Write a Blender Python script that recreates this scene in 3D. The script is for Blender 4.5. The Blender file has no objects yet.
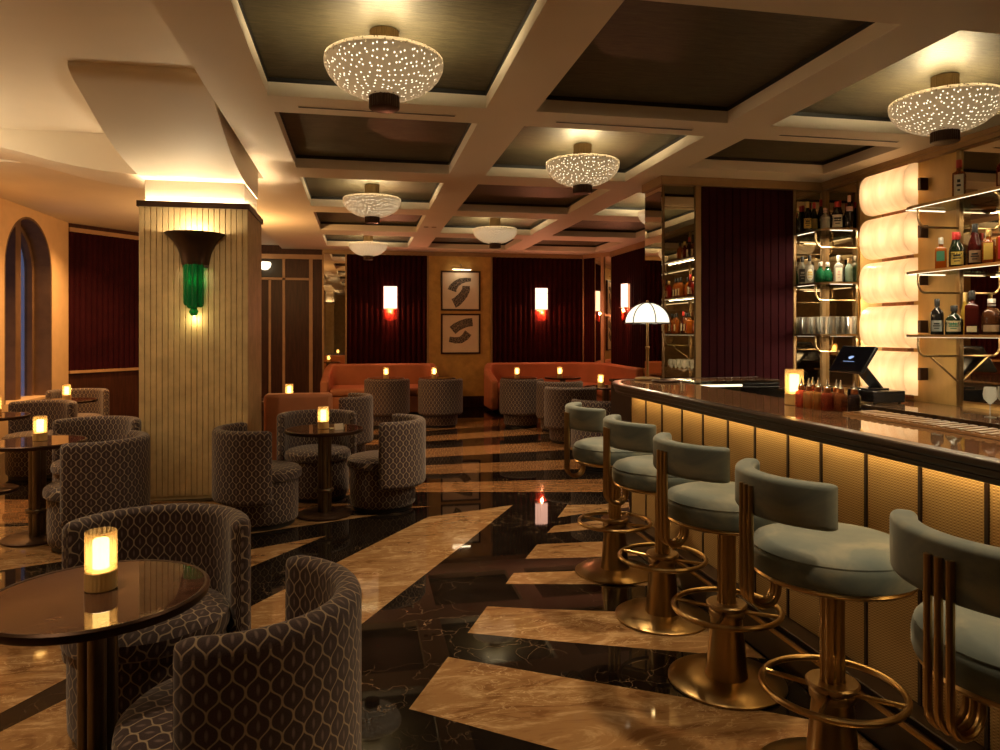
import bpy, bmesh, math, random
from mathutils import Vector, Matrix
random.seed(7)
PI = math.pi
S = bpy.context.scene
COL = S.collection

# ------------------------------------------------------------------ camera, world, exposure
CAM_YAW = 0.1932
cd = bpy.data.cameras.new('camera'); cam = bpy.data.objects.new('camera', cd); COL.objects.link(cam)
cam.location = (0, 0, 1.38); cam.rotation_euler = (PI/2, 0, -CAM_YAW)
cd.sensor_width = 36; cd.lens = 713.2*36/1000; cd.shift_y = -0.043; cd.clip_start = 0.05; cd.clip_end = 100
S.camera = cam
W = bpy.data.worlds.new('dusk'); S.world = W; W.use_nodes = True
W.node_tree.nodes['Background'].inputs[0].default_value = (0.21, 0.24, 0.36, 1)
W.node_tree.nodes['Background'].inputs[1].default_value = 0.26
S.view_settings.view_transform = 'Standard'; S.view_settings.look = 'None'
S.view_settings.exposure = 1.75; S.view_settings.gamma = 1.0; S.view_settings.use_curve_mapping = False
S.cycles.use_denoising = True
S.cycles.max_bounces = 9; S.cycles.diffuse_bounces = 4; S.cycles.glossy_bounces = 5
S.cycles.transmission_bounces = 6; S.cycles.transparent_max_bounces = 12
S.cycles.caustics_reflective = False; S.cycles.caustics_refractive = False
S.cycles.sample_clamp_indirect = 3.0; S.cycles.sample_clamp_direct = 0.0
S.cycles.use_light_tree = True

WARM = (1.0, 0.71, 0.40)
AMBER = (1.0, 0.52, 0.18)
CREAM = (1.0, 0.80, 0.51)
BOWL_W = 15.0          # bulb inside each bowl lamp
COVE = 40.0            # strip on the column ledge
BAR_LED = 5.2         # strip under the bar top
SHELF_LED = 0.8
ONYX = 0.31            # stacked wall lamps behind the bar
CANDLE = 3.4
SCONCE = 0.95
FILL_W = 40.0          # unseen fill spots added at ceiling height

# ------------------------------------------------------------------ materials
def new_mat(name):
    m = bpy.data.materials.new(name); m.use_nodes = True
    nt = m.node_tree; nt.nodes.clear()
    out = nt.nodes.new('ShaderNodeOutputMaterial')
    return m, nt, out
def N(nt, t, **kw):
    n = nt.nodes.new(t)
    for k, v in kw.items():
        if k in ('op', 'operation'): n.operation = v
        elif hasattr(n, k) and k not in ('Scale',): setattr(n, k, v)
    return n
def L(nt, a, b): nt.links.new(a, b)
def setv(n, **kw):
    for k, v in kw.items(): n.inputs[k.replace('_', ' ')].default_value = v
def c4(c): return (c[0], c[1], c[2], 1)
def bsdf(nt, col, rough, metal=0.0, spec=0.5):
    b = nt.nodes.new('ShaderNodeBsdfPrincipled')
    b.inputs['Base Color'].default_value = c4(col); b.inputs['Roughness'].default_value = rough
    b.inputs['Metallic'].default_value = metal; b.inputs['Specular IOR Level'].default_value = spec
    return b
def coords(nt, kind='Object', scale=(1, 1, 1), rot=(0, 0, 0)):
    tc = nt.nodes.new('ShaderNodeTexCoord'); mp = nt.nodes.new('ShaderNodeMapping')
    mp.inputs['Scale'].default_value = scale; mp.inputs['Rotation'].default_value = rot
    L(nt, tc.outputs[kind], mp.inputs['Vector']); return mp.outputs['Vector']
def noise(nt, vec, scale, detail=4, rough=0.55, dist=0.0):
    n = nt.nodes.new('ShaderNodeTexNoise'); L(nt, vec, n.inputs['Vector'])
    n.inputs['Scale'].default_value = scale; n.inputs['Detail'].default_value = detail
    n.inputs['Roughness'].default_value = rough; n.inputs['Distortion'].default_value = dist
    return n.outputs['Fac']
def ramp(nt, fac, stops):
    r = nt.nodes.new('ShaderNodeValToRGB'); e = r.color_ramp.elements
    while len(e) < len(stops): e.new(0.5)
    for i, (p, c) in enumerate(stops): e[i].position = p; e[i].color = c4(c)
    L(nt, fac, r.inputs['Fac']); return r.outputs['Color']
def math_(nt, op, a, b=None, c=None):
    n = nt.nodes.new('ShaderNodeMath'); n.operation = op
    for i, v in enumerate((a, b, c)):
        if v is None: continue
        if isinstance(v, (int, float)): n.inputs[i].default_value = v
        else: L(nt, v, n.inputs[i])
    return n.outputs[0]
def bump(nt, h, b, strength=0.3, dist=0.01):
    n = nt.nodes.new('ShaderNodeBump'); n.inputs['Strength'].default_value = strength; n.inputs['Distance'].default_value = dist
    L(nt, h, n.inputs['Height']); L(nt, n.outputs['Normal'], b.inputs['Normal'])
def plain(name, col, rough=0.5, metal=0.0, spec=0.5, var=0.12, vscale=6.0, bmp=0.0, bscale=80, sheen=0.0, kind='Object', stretch=(1, 1, 1)):
    m, nt, out = new_mat(name); b = bsdf(nt, col, rough, metal, spec)
    v = coords(nt, kind, stretch)
    f = noise(nt, v, vscale, 4)
    lo = tuple(x*(1-var) for x in col); hi = tuple(min(1, x*(1+var)) for x in col)
    L(nt, ramp(nt, f, [(0.3, lo), (0.7, hi)]), b.inputs['Base Color'])
    if bmp: bump(nt, noise(nt, v, bscale, 3), b, bmp, 0.004)
    if sheen:
        b.inputs['Sheen Weight'].default_value = sheen; b.inputs['Sheen Roughness'].default_value = 0.35
        b.inputs['Sheen Tint'].default_value = c4(tuple(min(1, x*2.2+0.08) for x in col))
    L(nt, b.outputs[0], out.inputs[0]); return m
def emit(name, col, s):
    m, nt, out = new_mat(name); e = nt.nodes.new('ShaderNodeEmission')
    e.inputs[0].default_value = c4(col); e.inputs[1].default_value = s
    L(nt, e.outputs[0], out.inputs[0]); return m

def velvet(name):
    m, nt, out = new_mat(name); b = bsdf(nt, (.13, .16, .15), 0.65, 0, 0.2)
    f = noise(nt, coords(nt, 'Object', (1, 1, 1.6)), 4.2, 4, 0.55, 0.8)
    L(nt, ramp(nt, f, [(0.3, (.062, .088, .095)), (0.52, (.098, .120, .114)), (0.7, (.19, .19, .15))]), b.inputs['Base Color'])  # blue-grey shade and beige highlights of the nap mixed into the colour
    b.inputs['Sheen Weight'].default_value = 0.6; b.inputs['Sheen Roughness'].default_value = 0.4; b.inputs['Sheen Tint'].default_value = (.5, .52, .45, 1)
    L(nt, b.outputs[0], out.inputs[0]); return m
def marble_dark(name, base=(0.008, 0.0058, 0.0045), vein=(0.26, 0.17, 0.10), sc=5.5, rough=0.025):
    m, nt, out = new_mat(name); b = bsdf(nt, base, rough, 0, 0.16)
    v = coords(nt, 'Object', (1, 1, 1))
    nz = nt.nodes.new('ShaderNodeTexNoise'); nz.inputs['Scale'].default_value = 2.3; nz.inputs['Detail'].default_value = 5
    L(nt, v, nz.inputs['Vector'])
    mx = nt.nodes.new('ShaderNodeMixRGB'); mx.blend_type = 'LINEAR_LIGHT'; mx.inputs[0].default_value = 0.4
    L(nt, v, mx.inputs[1]); L(nt, nz.outputs['Color'], mx.inputs[2])
    vo = nt.nodes.new('ShaderNodeTexVoronoi'); vo.feature = 'DISTANCE_TO_EDGE'; vo.inputs['Scale'].default_value = sc
    L(nt, mx.outputs[0], vo.inputs['Vector'])
    gate = ramp(nt, noise(nt, v, 1.7, 3), [(0.44, (0, 0, 0)), (0.62, (1, 1, 1))])
    line = ramp(nt, vo.outputs['Distance'], [(0.0, (1, 1, 1)), (0.010, (0, 0, 0))])
    mm = nt.nodes.new('ShaderNodeMixRGB'); mm.blend_type = 'MULTIPLY'; mm.inputs[0].default_value = 1
    L(nt, gate, mm.inputs[1]); L(nt, line, mm.inputs[2])
    cb = ramp(nt, noise(nt, v, 5, 5), [(0.3, tuple(x*0.6 for x in base)), (0.75, tuple(x*1.7 for x in base))])
    fin = nt.nodes.new('ShaderNodeMixRGB'); L(nt, mm.outputs[0], fin.inputs[0]); L(nt, cb, fin.inputs[1]); fin.inputs[2].default_value = c4(vein)
    L(nt, fin.outputs[0], b.inputs['Base Color']); L(nt, b.outputs[0], out.inputs[0]); return m
def marble_tan(name, dark=(0.16, 0.076, 0.029), mid=(0.25, 0.14, 0.06), light=(0.54, 0.39, 0.22), ang=-0.45, rough=0.05):
    m, nt, out = new_mat(name); b = bsdf(nt, mid, rough, 0, 0.5)
    v = coords(nt, 'Object', (1.0, 3.0, 1), (0, 0, ang))
    f = noise(nt, v, 2.6, 7, 0.62, 2.2)
    cl = ramp(nt, f, [(0.36, dark), (0.47, mid), (0.54, mid), (0.66, tuple(0.5*(a+c) for a, c in zip(mid, light)))])
    g = math_(nt, 'ABSOLUTE', math_(nt, 'SUBTRACT', noise(nt, v, 3.6, 6, 0.6, 2.6), 0.5))
    ln = ramp(nt, g, [(0.0, (.8, .8, .8)), (0.022, (0, 0, 0))])
    gate = ramp(nt, noise(nt, v, 1.6, 3), [(0.42, (0, 0, 0)), (0.6, (1, 1, 1))])
    mm = nt.nodes.new('ShaderNodeMixRGB'); mm.blend_type = 'MULTIPLY'; mm.inputs[0].default_value = 1; L(nt, ln, mm.inputs[1]); L(nt, gate, mm.inputs[2])
    fin = nt.nodes.new('ShaderNodeMixRGB'); L(nt, mm.outputs[0], fin.inputs[0]); L(nt, cl, fin.inputs[1]); fin.inputs[2].default_value = c4(light)
    L(nt, fin.outputs[0], b.inputs['Base Color']); L(nt, b.outputs[0], out.inputs[0]); return m

def ogee(name, base, line, fleck, w=0.054, h=0.082):
    """woven leaf lattice drawn on the UV map, which is laid out in metres"""
    m, nt, out = new_mat(name); b = bsdf(nt, base, 0.75, 0, 0.3)
    tc = nt.nodes.new('ShaderNodeTexCoord'); sx = nt.nodes.new('ShaderNodeSeparateXYZ'); L(nt, tc.outputs['UV'], sx.inputs[0])
    x, y = sx.outputs[0], sx.outputs[1]
    cs = math_(nt, 'MULTIPLY', math_(nt, 'SINE', math_(nt, 'MULTIPLY', math_(nt, 'COSINE', math_(nt, 'MULTIPLY', y, 2*PI/h)), 1.2)), w/4*1.07)
    d1 = math_(nt, 'PINGPONG', math_(nt, 'SUBTRACT', x, cs), w/2)
    d2 = math_(nt, 'PINGPONG', math_(nt, 'ADD', math_(nt, 'SUBTRACT', x, w/2), cs), w/2)
    d = math_(nt, 'MINIMUM', d1, d2)
    ln = ramp(nt, math_(nt, 'DIVIDE', d, w), [(0.03, (1, 1, 1)), (0.07, (0, 0, 0))])
    def cell(ox, oy):
        px = math_(nt, 'PINGPONG', math_(nt, 'SUBTRACT', x, ox), w/2); py = math_(nt, 'PINGPONG', math_(nt, 'SUBTRACT', y, oy), h/2)
        return math_(nt, 'ADD', math_(nt, 'MULTIPLY', math_(nt, 'MULTIPLY', px, px), 9.0), math_(nt, 'MULTIPLY', py, py))
    r2 = math_(nt, 'MINIMUM', cell(w/4, h/2), cell(3*w/4, 0.0))
    fl = ramp(nt, math_(nt, 'DIVIDE', r2, (0.2*h)**2), [(0.0, (0.55, 0.55, 0.55)), (0.9, (0, 0, 0))])
    nz = noise(nt, tc.outputs['UV'], 260, 2)
    bc = ramp(nt, nz, [(0.3, tuple(t*0.65 for t in base)), (0.7, tuple(t*1.4 for t in base))])
    m1 = nt.nodes.new('ShaderNodeMixRGB'); L(nt, fl, m1.inputs[0]); L(nt, bc, m1.inputs[1]); m1.inputs[2].default_value = c4(fleck)
    m2 = nt.nodes.new('ShaderNodeMixRGB'); L(nt, ln, m2.inputs[0]); L(nt, m1.outputs[0], m2.inputs[1]); m2.inputs[2].default_value = c4(line)
    L(nt, m2.outputs[0], b.inputs['Base Color']); bump(nt, ln, b, 0.25, 0.002)
    b.inputs['Sheen Weight'].default_value = 0.25
    L(nt, b.outputs[0], out.inputs[0]); return m

def thin_glass(name, tint=(0.95, 0.97, 0.95), refl=0.12, rough=0.02):
    m, nt, out = new_mat(name)
    t = nt.nodes.new('ShaderNodeBsdfTransparent'); t.inputs[0].default_value = c4(tint)
    g = nt.nodes.new('ShaderNodeBsdfGlossy'); g.inputs['Roughness'].default_value = rough
    lw = nt.nodes.new('ShaderNodeLayerWeight'); lw.inputs[0].default_value = 0.35
    f = math_(nt, 'ADD', math_(nt, 'MULTIPLY', lw.outputs['Facing'], 0.55), refl)
    mx = nt.nodes.new('ShaderNodeMixShader'); L(nt, f, mx.inputs[0]); L(nt, t.outputs[0], mx.inputs[1]); L(nt, g.outputs[0], mx.inputs[2])
    L(nt, mx.outputs[0], out.inputs[0]); return m
def bottle_glass(name, col, trans=0.45, rough=0.04):
    m, nt, out = new_mat(name); b = bsdf(nt, col, rough, 0, 0.6)
    t = nt.nodes.new('ShaderNodeBsdfTransparent'); t.inputs[0].default_value = c4(tuple(min(1, x**0.6+0.01) for x in col))
    mx = nt.nodes.new('ShaderNodeMixShader'); mx.inputs[0].default_value = trans
    L(nt, b.outputs[0], mx.inputs[1]); L(nt, t.outputs[0], mx.inputs[2])
    L(nt, mx.outputs[0], out.inputs[0]); return m
def lampglass(name):
    m, nt, out = new_mat(name)
    t = nt.nodes.new('ShaderNodeBsdfTransparent'); t.inputs[0].default_value = (1, .88, .62, 1)
    d = nt.nodes.new('ShaderNodeBsdfTranslucent'); d.inputs[0].default_value = (.9, .66, .36, 1)
    g = nt.nodes.new('ShaderNodeBsdfGlossy'); g.inputs['Roughness'].default_value = 0.1
    m1 = nt.nodes.new('ShaderNodeMixShader'); m1.inputs[0].default_value = 0.28; L(nt, t.outputs[0], m1.inputs[1]); L(nt, d.outputs[0], m1.inputs[2])
    m2 = nt.nodes.new('ShaderNodeMixShader'); m2.inputs[0].default_value = 0.1; L(nt, m1.outputs[0], m2.inputs[1]); L(nt, g.outputs[0], m2.inputs[2])
    L(nt, m2.outputs[0], out.inputs[0]); return m
def cutglass(name):
    m, nt, out = new_mat(name)
    t = nt.nodes.new('ShaderNodeBsdfTransparent'); t.inputs[0].default_value = (.96, .96, .94, 1)
    d = nt.nodes.new('ShaderNodeBsdfTranslucent'); d.inputs[0].default_value = (.9, .88, .82, 1)
    g = nt.nodes.new('ShaderNodeBsdfGlossy'); g.inputs['Roughness'].default_value = 0.06
    m1 = nt.nodes.new('ShaderNodeMixShader'); m1.inputs[0].default_value = 0.5; L(nt, t.outputs[0], m1.inputs[1]); L(nt, d.outputs[0], m1.inputs[2])
    m2 = nt.nodes.new('ShaderNodeMixShader'); m2.inputs[0].default_value = 0.32; L(nt, m1.outputs[0], m2.inputs[1]); L(nt, g.outputs[0], m2.inputs[2])
    L(nt, m2.outputs[0], out.inputs[0]); return m
def perforated(name):
    """white porcelain with small round holes through it"""
    m, nt, out = new_mat(name)
    d = nt.nodes.new('ShaderNodeBsdfDiffuse'); d.inputs[0].default_value = (0.78, 0.7, 0.6, 1)
    tl = nt.nodes.new('ShaderNodeBsdfTranslucent'); tl.inputs[0].default_value = (0.62, 0.52, 0.40, 1)
    ad = nt.nodes.new('ShaderNodeMixShader'); ad.inputs[0].default_value = 0.18
    L(nt, d.outputs[0], ad.inputs[1]); L(nt, tl.outputs[0], ad.inputs[2])
    vo = nt.nodes.new('ShaderNodeTexVoronoi'); vo.voronoi_dimensions = '2D'; vo.inputs['Scale'].default_value = 31; vo.inputs['Randomness'].default_value = 0.8
    L(nt, coords(nt, 'UV'), vo.inputs['Vector'])
    hole = ramp(nt, vo.outputs['Distance'], [(0.13, (1, 1, 1)), (0.17, (0, 0, 0))])
    tr = nt.nodes.new('ShaderNodeBsdfTransparent')
    mx = nt.nodes.new('ShaderNodeMixShader'); L(nt, hole, mx.inputs[0]); L(nt, ad.outputs[0], mx.inputs[1]); L(nt, tr.outputs[0], mx.inputs[2])
    L(nt, mx.outputs[0], out.inputs[0]); return m
def onyx(name):
    m, nt, out = new_mat(name)
    f = noise(nt, coords(nt, 'Object', (1, 5, 1.0)), 3.0, 5, 0.55, 0.6)
    c = ramp(nt, f, [(0.3, (0.86, 0.66, 0.46)), (0.5, (0.92, 0.76, 0.56)), (0.7, (0.95, 0.84, 0.68))])
    t = nt.nodes.new('ShaderNodeBsdfTranslucent'); L(nt, c, t.inputs[0])
    d = nt.nodes.new('ShaderNodeBsdfDiffuse'); L(nt, c, d.inputs[0])
    m1 = nt.nodes.new('ShaderNodeMixShader'); m1.inputs[0].default_value = 0.4; L(nt, t.outputs[0], m1.inputs[1]); L(nt, d.outputs[0], m1.inputs[2])
    g = nt.nodes.new('ShaderNodeBsdfGlossy'); g.inputs['Roughness'].default_value = 0.25
    mx = nt.nodes.new('ShaderNodeMixShader'); mx.inputs[0].default_value = 0.05
    L(nt, m1.outputs[0], mx.inputs[1]); L(nt, g.outputs[0], mx.inputs[2]); L(nt, mx.outputs[0], out.inputs[0]); return m
def woven(name):
    m, nt, out = new_mat(name); b = bsdf(nt, (0.5, 0.33, 0.12), 0.5, 0.2, 0.4)
    tc = nt.nodes.new('ShaderNodeTexCoord'); sx = nt.nodes.new('ShaderNodeSeparateXYZ'); L(nt, tc.outputs['Object'], sx.inputs[0])
    a = math_(nt, 'SINE', math_(nt, 'MULTIPLY', sx.outputs[2], 2*PI/0.0095))
    k = math_(nt, 'SINE', math_(nt, 'MULTIPLY', sx.outputs[1], 2*PI/0.014))
    hgt = math_(nt, 'ADD', math_(nt, 'MULTIPLY', a, k), math_(nt, 'MULTIPLY', a, 0.6))
    f = math_(nt, 'ADD', math_(nt, 'MULTIPLY', hgt, 0.28), 0.5)
    L(nt, ramp(nt, f, [(0.15, (0.22, 0.13, 0.045)), (0.6, (0.48, 0.325, 0.13)), (1.0, (0.64, 0.46, 0.21))]), b.inputs['Base Color'])
    bump(nt, hgt, b, 0.3, 0.0015); L(nt, b.outputs[0], out.inputs[0]); return m
def wallpaper(name):
    m, nt, out = new_mat(name); b = bsdf(nt, (0.10, 0.085, 0.05), 0.5, 0.25, 0.4)
    v = coords(nt, 'Object', (1.0, 7.0, 1)); f = noise(nt, v, 9, 8, 0.7, 0.8)
    L(nt, ramp(nt, f, [(0.25, (0.040, 0.034, 0.020)), (0.55, (0.10, 0.083, 0.047)), (0.8, (0.18, 0.148, 0.082))]), b.inputs['Base Color'])
    bump(nt, f, b, 0.4, 0.006); L(nt, b.outputs[0], out.inputs[0]); return m
def tilecloth(name):
    m, nt, out = new_mat(name); b = bsdf(nt, (.02, .018, .016), 0.6)
    v = nt.nodes.new('ShaderNodeTexVoronoi'); v.feature = 'DISTANCE_TO_EDGE'; v.inputs['Scale'].default_value = 34
    L(nt, coords(nt, 'Object'), v.inputs['Vector'])
    L(nt, ramp(nt, v.outputs['Distance'], [(0.04, (.30, .25, .18)), (0.1, (.025, .022, .02))]), b.inputs['Base Color'])
    L(nt, b.outputs[0], out.inputs[0]); return m

M = {}
M['plaster'] = plain('cream_plaster', (0.84, 0.76, 0.63), 0.6, var=0.03, vscale=1.5)
M['paper'] = wallpaper('dark_textured_wallpaper')
M['dark'] = marble_dark('dark_brown_marble')
M['tan'] = marble_tan('tan_marble', ang=.5)
M['tan2'] = marble_tan('tan_marble_lounge', ang=-.9)
M['brown'] = marble_tan('orange_lit_tan_marble', (0.16, 0.068, 0.024), (0.27, 0.13, 0.052), (0.38, 0.22, 0.10), -0.1, 0.05)  # browner tan, with the orange light on the stone put into its colour
M['burgundy'] = plain('burgundy_velvet', (0.024, 0.0026, 0.0027), 0.75, spec=.06, var=0.25, vscale=4)
M['burgundy_l'] = plain('burgundy_leather', (0.028, 0.0042, 0.0068), 0.7, spec=.05, var=0.2, vscale=4)
M['gold_wall'] = plain('gold_leaf_wall', (0.52, 0.32, 0.085), 0.45, 0.2, var=0.18, vscale=7)
M['gold_ply'] = plain('golden_sycamore', (0.50, 0.31, 0.10), 0.38, var=0.18, vscale=5, stretch=(1, 1, .35))
M['straw'] = plain('straw_gold_plaster', (0.53, 0.385, 0.19), 0.55, 0.05, var=0.16, vscale=9, bmp=0.15, bscale=60)
M['bronze'] = plain('dark_bronze', (0.06, 0.032, 0.02), 0.38, 0.75, var=0.25)
M['brass'] = plain('aged_brass', (0.37, 0.25, 0.11), 0.28, 1.0, var=0.12, vscale=9, stretch=(1, 1, .1))
M['brass_dk'] = plain('dark_brass', (0.33, 0.23, 0.12), 0.33, 1.0, var=0.15)
M['lampbrass'] = plain('satin_brass', (0.78, 0.55, 0.22), 0.4, 0.3, var=0.1)
M['gunmetal'] = plain('gunmetal_bronze', (0.17, 0.13, 0.085), 0.3, 0.9, var=0.2)
M['trim'] = plain('bronze_gold_trim', (0.33, 0.21, 0.10), 0.4, 0.5, var=0.1)
M['wood'] = plain('dark_walnut', (0.050, 0.017, 0.009), 0.4, spec=.2, var=0.35, vscale=6, stretch=(6, 6, .6))
M['wood_m'] = plain('reddish_wood', (0.24, 0.095, 0.035), 0.4, var=0.25, vscale=6, stretch=(6, 6, .6))
M['lightwood'] = plain('pale_wood_strip', (0.42, 0.25, 0.125), 0.45, var=0.1)
M['ogee'] = ogee('leaf_lattice_fabric', (0.046, 0.027, 0.031), (0.37, 0.29, 0.20), (0.30, 0.22, 0.2))
M['velvet'] = velvet('grey_green_velvet')
M['orange'] = plain('burnt_orange_velvet', (0.41, 0.15, 0.064), 0.6, var=0.12, vscale=4, sheen=0.3)
M['black'] = plain('black_plinth', (0.012, 0.011, 0.011), 0.5)
M['blackgloss'] = plain('black_plastic', (0.012, 0.012, 0.014), 0.2)
M['mirror'] = plain('bronze_mirror', (0.74, 0.66, 0.52), 0.015, 1.0, var=0.02)
M['glass'] = thin_glass('clear_glass')
M['shelfglass'] = thin_glass('green_edge_shelf_glass', (0.75, 0.86, 0.78), 0.14)
M['amberglass'] = lampglass('honey_ribbed_glass')
M['greenglass'] = bottle_glass('emerald_glass', (0.015, 0.30, 0.10), 0.55, 0.03)
M['cut'] = cutglass('cut_crystal')
M['porcelain'] = perforated('perforated_porcelain')
M['onyx'] = onyx('lit_onyx')
M['woven'] = woven('woven_brass_cane')
M['tabletop'] = marble_tan('brown_marble_top', (0.055, 0.026, 0.018), (0.088, 0.043, 0.029), (0.17, 0.088, 0.058), 0.5, 0.015)
M['bartop'] = marble_tan('bar_top_stone', (0.06, 0.032, 0.016), (0.10, 0.055, 0.028), (0.17, 0.10, 0.055), 1.2, 0.03)
M['baredge'] = plain('ebonised_edge', (0.022, 0.012, 0.008), 0.32, var=0.2)
M['bulb'] = emit('bulb_glow', CREAM, 12)
M['diffuser'] = emit('frosted_diffuser', CREAM, 0.72)
M['led'] = emit('led_cove', WARM, COVE)
M['barled'] = emit('led_bar', (1.0, 0.64, 0.25), BAR_LED)
M['shelfled'] = emit('led_shelf', (1.0, 0.80, 0.50), SHELF_LED)
M['flame'] = emit('candle_glow', (1.0, 0.74, 0.40), CANDLE)
M['sconce'] = emit('sconce_glow', (1.0, 0.52, 0.36), SCONCE)
M['dome'] = emit('dome_glow', (1.0, 0.86, 0.62), 0.5)
M['paper_w'] = plain('ivory_paper', (0.72, 0.62, 0.46), 0.7, var=0.03)
M['ink'] = tilecloth('patterned_black_ink')
M['red_bead'] = plain('red_glass_bead', (0.55, 0.04, 0.02), 0.15)
M['copper'] = plain('copper', (0.55, 0.25, 0.13), 0.3, 0.9)
M['steel'] = plain('steel', (0.55, 0.5, 0.42), 0.25, 1.0)
M['screen'] = plain('dark_screen', (0.008, 0.009, 0.014), 0.12)
M['blue'] = emit('screen_logo', (0.45, 0.62, 1.0), 0.28)

# ------------------------------------------------------------------ mesh builder
class MB:
    def __init__(s): s.v = []; s.f = []; s.uv = []; s.mi = []; s.cur = 0
    def face(s, idx, uv=None): s.f.append(tuple(idx)); s.uv.append(uv); s.mi.append(s.cur)
    def mat(s, i): s.cur = i; return s
    def box(s, x0, x1, y0, y1, z0, z1):
        b = len(s.v)
        s.v += [(x0, y0, z0), (x1, y0, z0), (x1, y1, z0), (x0, y1, z0), (x0, y0, z1), (x1, y0, z1), (x1, y1, z1), (x0, y1, z1)]
        for q in ((0, 3, 2, 1), (4, 5, 6, 7), (0, 1, 5, 4), (1, 2, 6, 5), (2, 3, 7, 6), (3, 0, 4, 7)): s.face([b+i for i in q])
        return s
    def prism(s, poly, z0, z1):
        n = len(poly); b = len(s.v)
        s.v += [(x, y, z0) for x, y in poly] + [(x, y, z1) for x, y in poly]
        s.face([b+i for i in reversed(range(n))]); s.face([b+n+i for i in range(n)])
        for i in range(n): j = (i+1) % n; s.face([b+i, b+j, b+n+j, b+n+i])
        return s
    def extrude(s, poly3, vec):
        n = len(poly3); b = len(s.v)
        s.v += [tuple(p) for p in poly3] + [tuple(Vector(p)+Vector(vec)) for p in poly3]
        s.face([b+i for i in reversed(range(n))]); s.face([b+n+i for i in range(n)])
        for i in range(n): j = (i+1) % n; s.face([b+i, b+j, b+n+j, b+n+i])
        return s
    def lathe(s, prof, n=24, cx=0, cy=0, uvr=None, cap=True, a0=0.0, a1=2*PI, lobes=0, lobe_amp=0.0):
        full = abs(a1-a0-2*PI) < 1e-6; k = n if full else n+1; b = len(s.v); m = len(prof)
        lens = [0.0]
        for i in range(1, m): lens.append(lens[-1]+math.hypot(prof[i][0]-prof[i-1][0], prof[i][1]-prof[i-1][1]))
        for r, z in prof:
            for j in range(k):
                a = a0+(a1-a0)*j/n; rr = r*(1+lobe_amp*math.cos(lobes*a)) if lobes else r
                s.v.append((cx+rr*math.cos(a), cy+rr*math.sin(a), z))
        for i in range(m-1):
            for j in range(n):
                j2 = (j+1) % k
                uv = None
                if uvr:
                    ua, ub = uvr*(a1-a0)*j/n, uvr*(a1-a0)*(j+1)/n
                    uv = [(ua, lens[i]), (ub, lens[i]), (ub, lens[i+1]), (ua, lens[i+1])]
                s.face([b+i*k+j, b+i*k+j2, b+(i+1)*k+j2, b+(i+1)*k+j], uv)
        if cap and full:
            if prof[0][0] > 1e-4: s.face([b+j for j in reversed(range(k))])
            if prof[-1][0] > 1e-4: s.face([b+(m-1)*k+j for j in range(k)])
        return s
    def tube(s, pts, r, n=8, closed=False, cap=True):
        P = [Vector(p) for p in pts]; m = len(P); b = len(s.v); rs = r if isinstance(r, (list, tuple)) else [r]*m
        up = None
        for i in range(m):
            if closed: t = P[(i+1) % m]-P[i-1]
            else: t = P[min(i+1, m-1)]-P[max(i-1, 0)]
            t.normalize()
            if up is None: up = Vector((0, 0, 1)) if abs(t.z) < 0.9 else Vector((1, 0, 0))
            e1 = up - t*up.dot(t)
            e1.normalize(); e2 = t.cross(e1); up = e1
            for j in range(n):
                a = 2*PI*j/n; s.v.append(tuple(P[i]+(e1*math.cos(a)+e2*math.sin(a))*rs[i]))
        for i in range(m if closed else m-1):
            i2 = (i+1) % m
            for j in range(n): s.face([b+i*n+j, b+i*n+(j+1) % n, b+i2*n+(j+1) % n, b+i2*n+j])
        if cap and not closed: s.face([b+j for j in reversed(range(n))]); s.face([b+(m-1)*n+j for j in range(n)])
        return s
    def grid(s, fn, nu, nv, uvs=None):
        b = len(s.v)
        for i in range(nu+1):
            for j in range(nv+1): s.v.append(tuple(fn(i/nu, j/nv)))
        for i in range(nu):
            for j in range(nv):
                uv = [uvs(a/nu, c/nv) for a, c in ((i, j), (i+1, j), (i+1, j+1), (i, j+1))] if uvs else None
                s.face([b+i*(nv+1)+j, b+(i+1)*(nv+1)+j, b+(i+1)*(nv+1)+j+1, b+i*(nv+1)+j+1], uv)
        return s
    def arcpad(s, ri, ro, z0, z1, a_mid, half, nseg=32, rc=0.03, endr=0.12, drop=0.25, ncs=6):
        """padded band swept round an arc: rounded cross-section, rounded ends"""
        cs = []
        w2, h2 = (ro-ri)/2, (z1-z0)/2; c = min(rc, w2*0.98, h2*0.98)
        for qx, qz, st in ((1, 1, 0), (-1, 1, 90), (-1, -1, 180), (1, -1, 270)):
            for i in range(ncs):
                a = math.radians(st+90*i/(ncs-1)); cs.append((qx*(w2-c)+c*math.cos(a), qz*(h2-c)+c*math.sin(a)))
        # split long straight edges
        out = []
        for i in range(len(cs)):
            p, q = cs[i], cs[(i+1) % len(cs)]; out.append(p)
            d = math.hypot(q[0]-p[0], q[1]-p[1]); k = int(d/0.09)
            for t in range(1, k+1): out.append((p[0]+(q[0]-p[0])*t/(k+1), p[1]+(q[1]-p[1])*t/(k+1)))
        cs = out; m = len(cs); ln = [0.0]
        for i in range(m):
            p, q = cs[i], cs[(i+1) % m]; ln.append(ln[-1]+math.hypot(q[0]-p[0], q[1]-p[1]))
        ts = []
        ea = endr/ro
        k = 7
        for i in range(k+1): ts.append(-half+ea*(1-math.cos(i/k*PI/2)))
        for i in range(1, nseg): ts.append(-half+ea+(2*half-2*ea)*i/nseg)
        for i in range(k+1): ts.append(half-ea*(1-math.cos((k-i)/k*PI/2)))
        b = len(s.v); rm, zm = (ri+ro)/2, (z0+z1)/2
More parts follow.
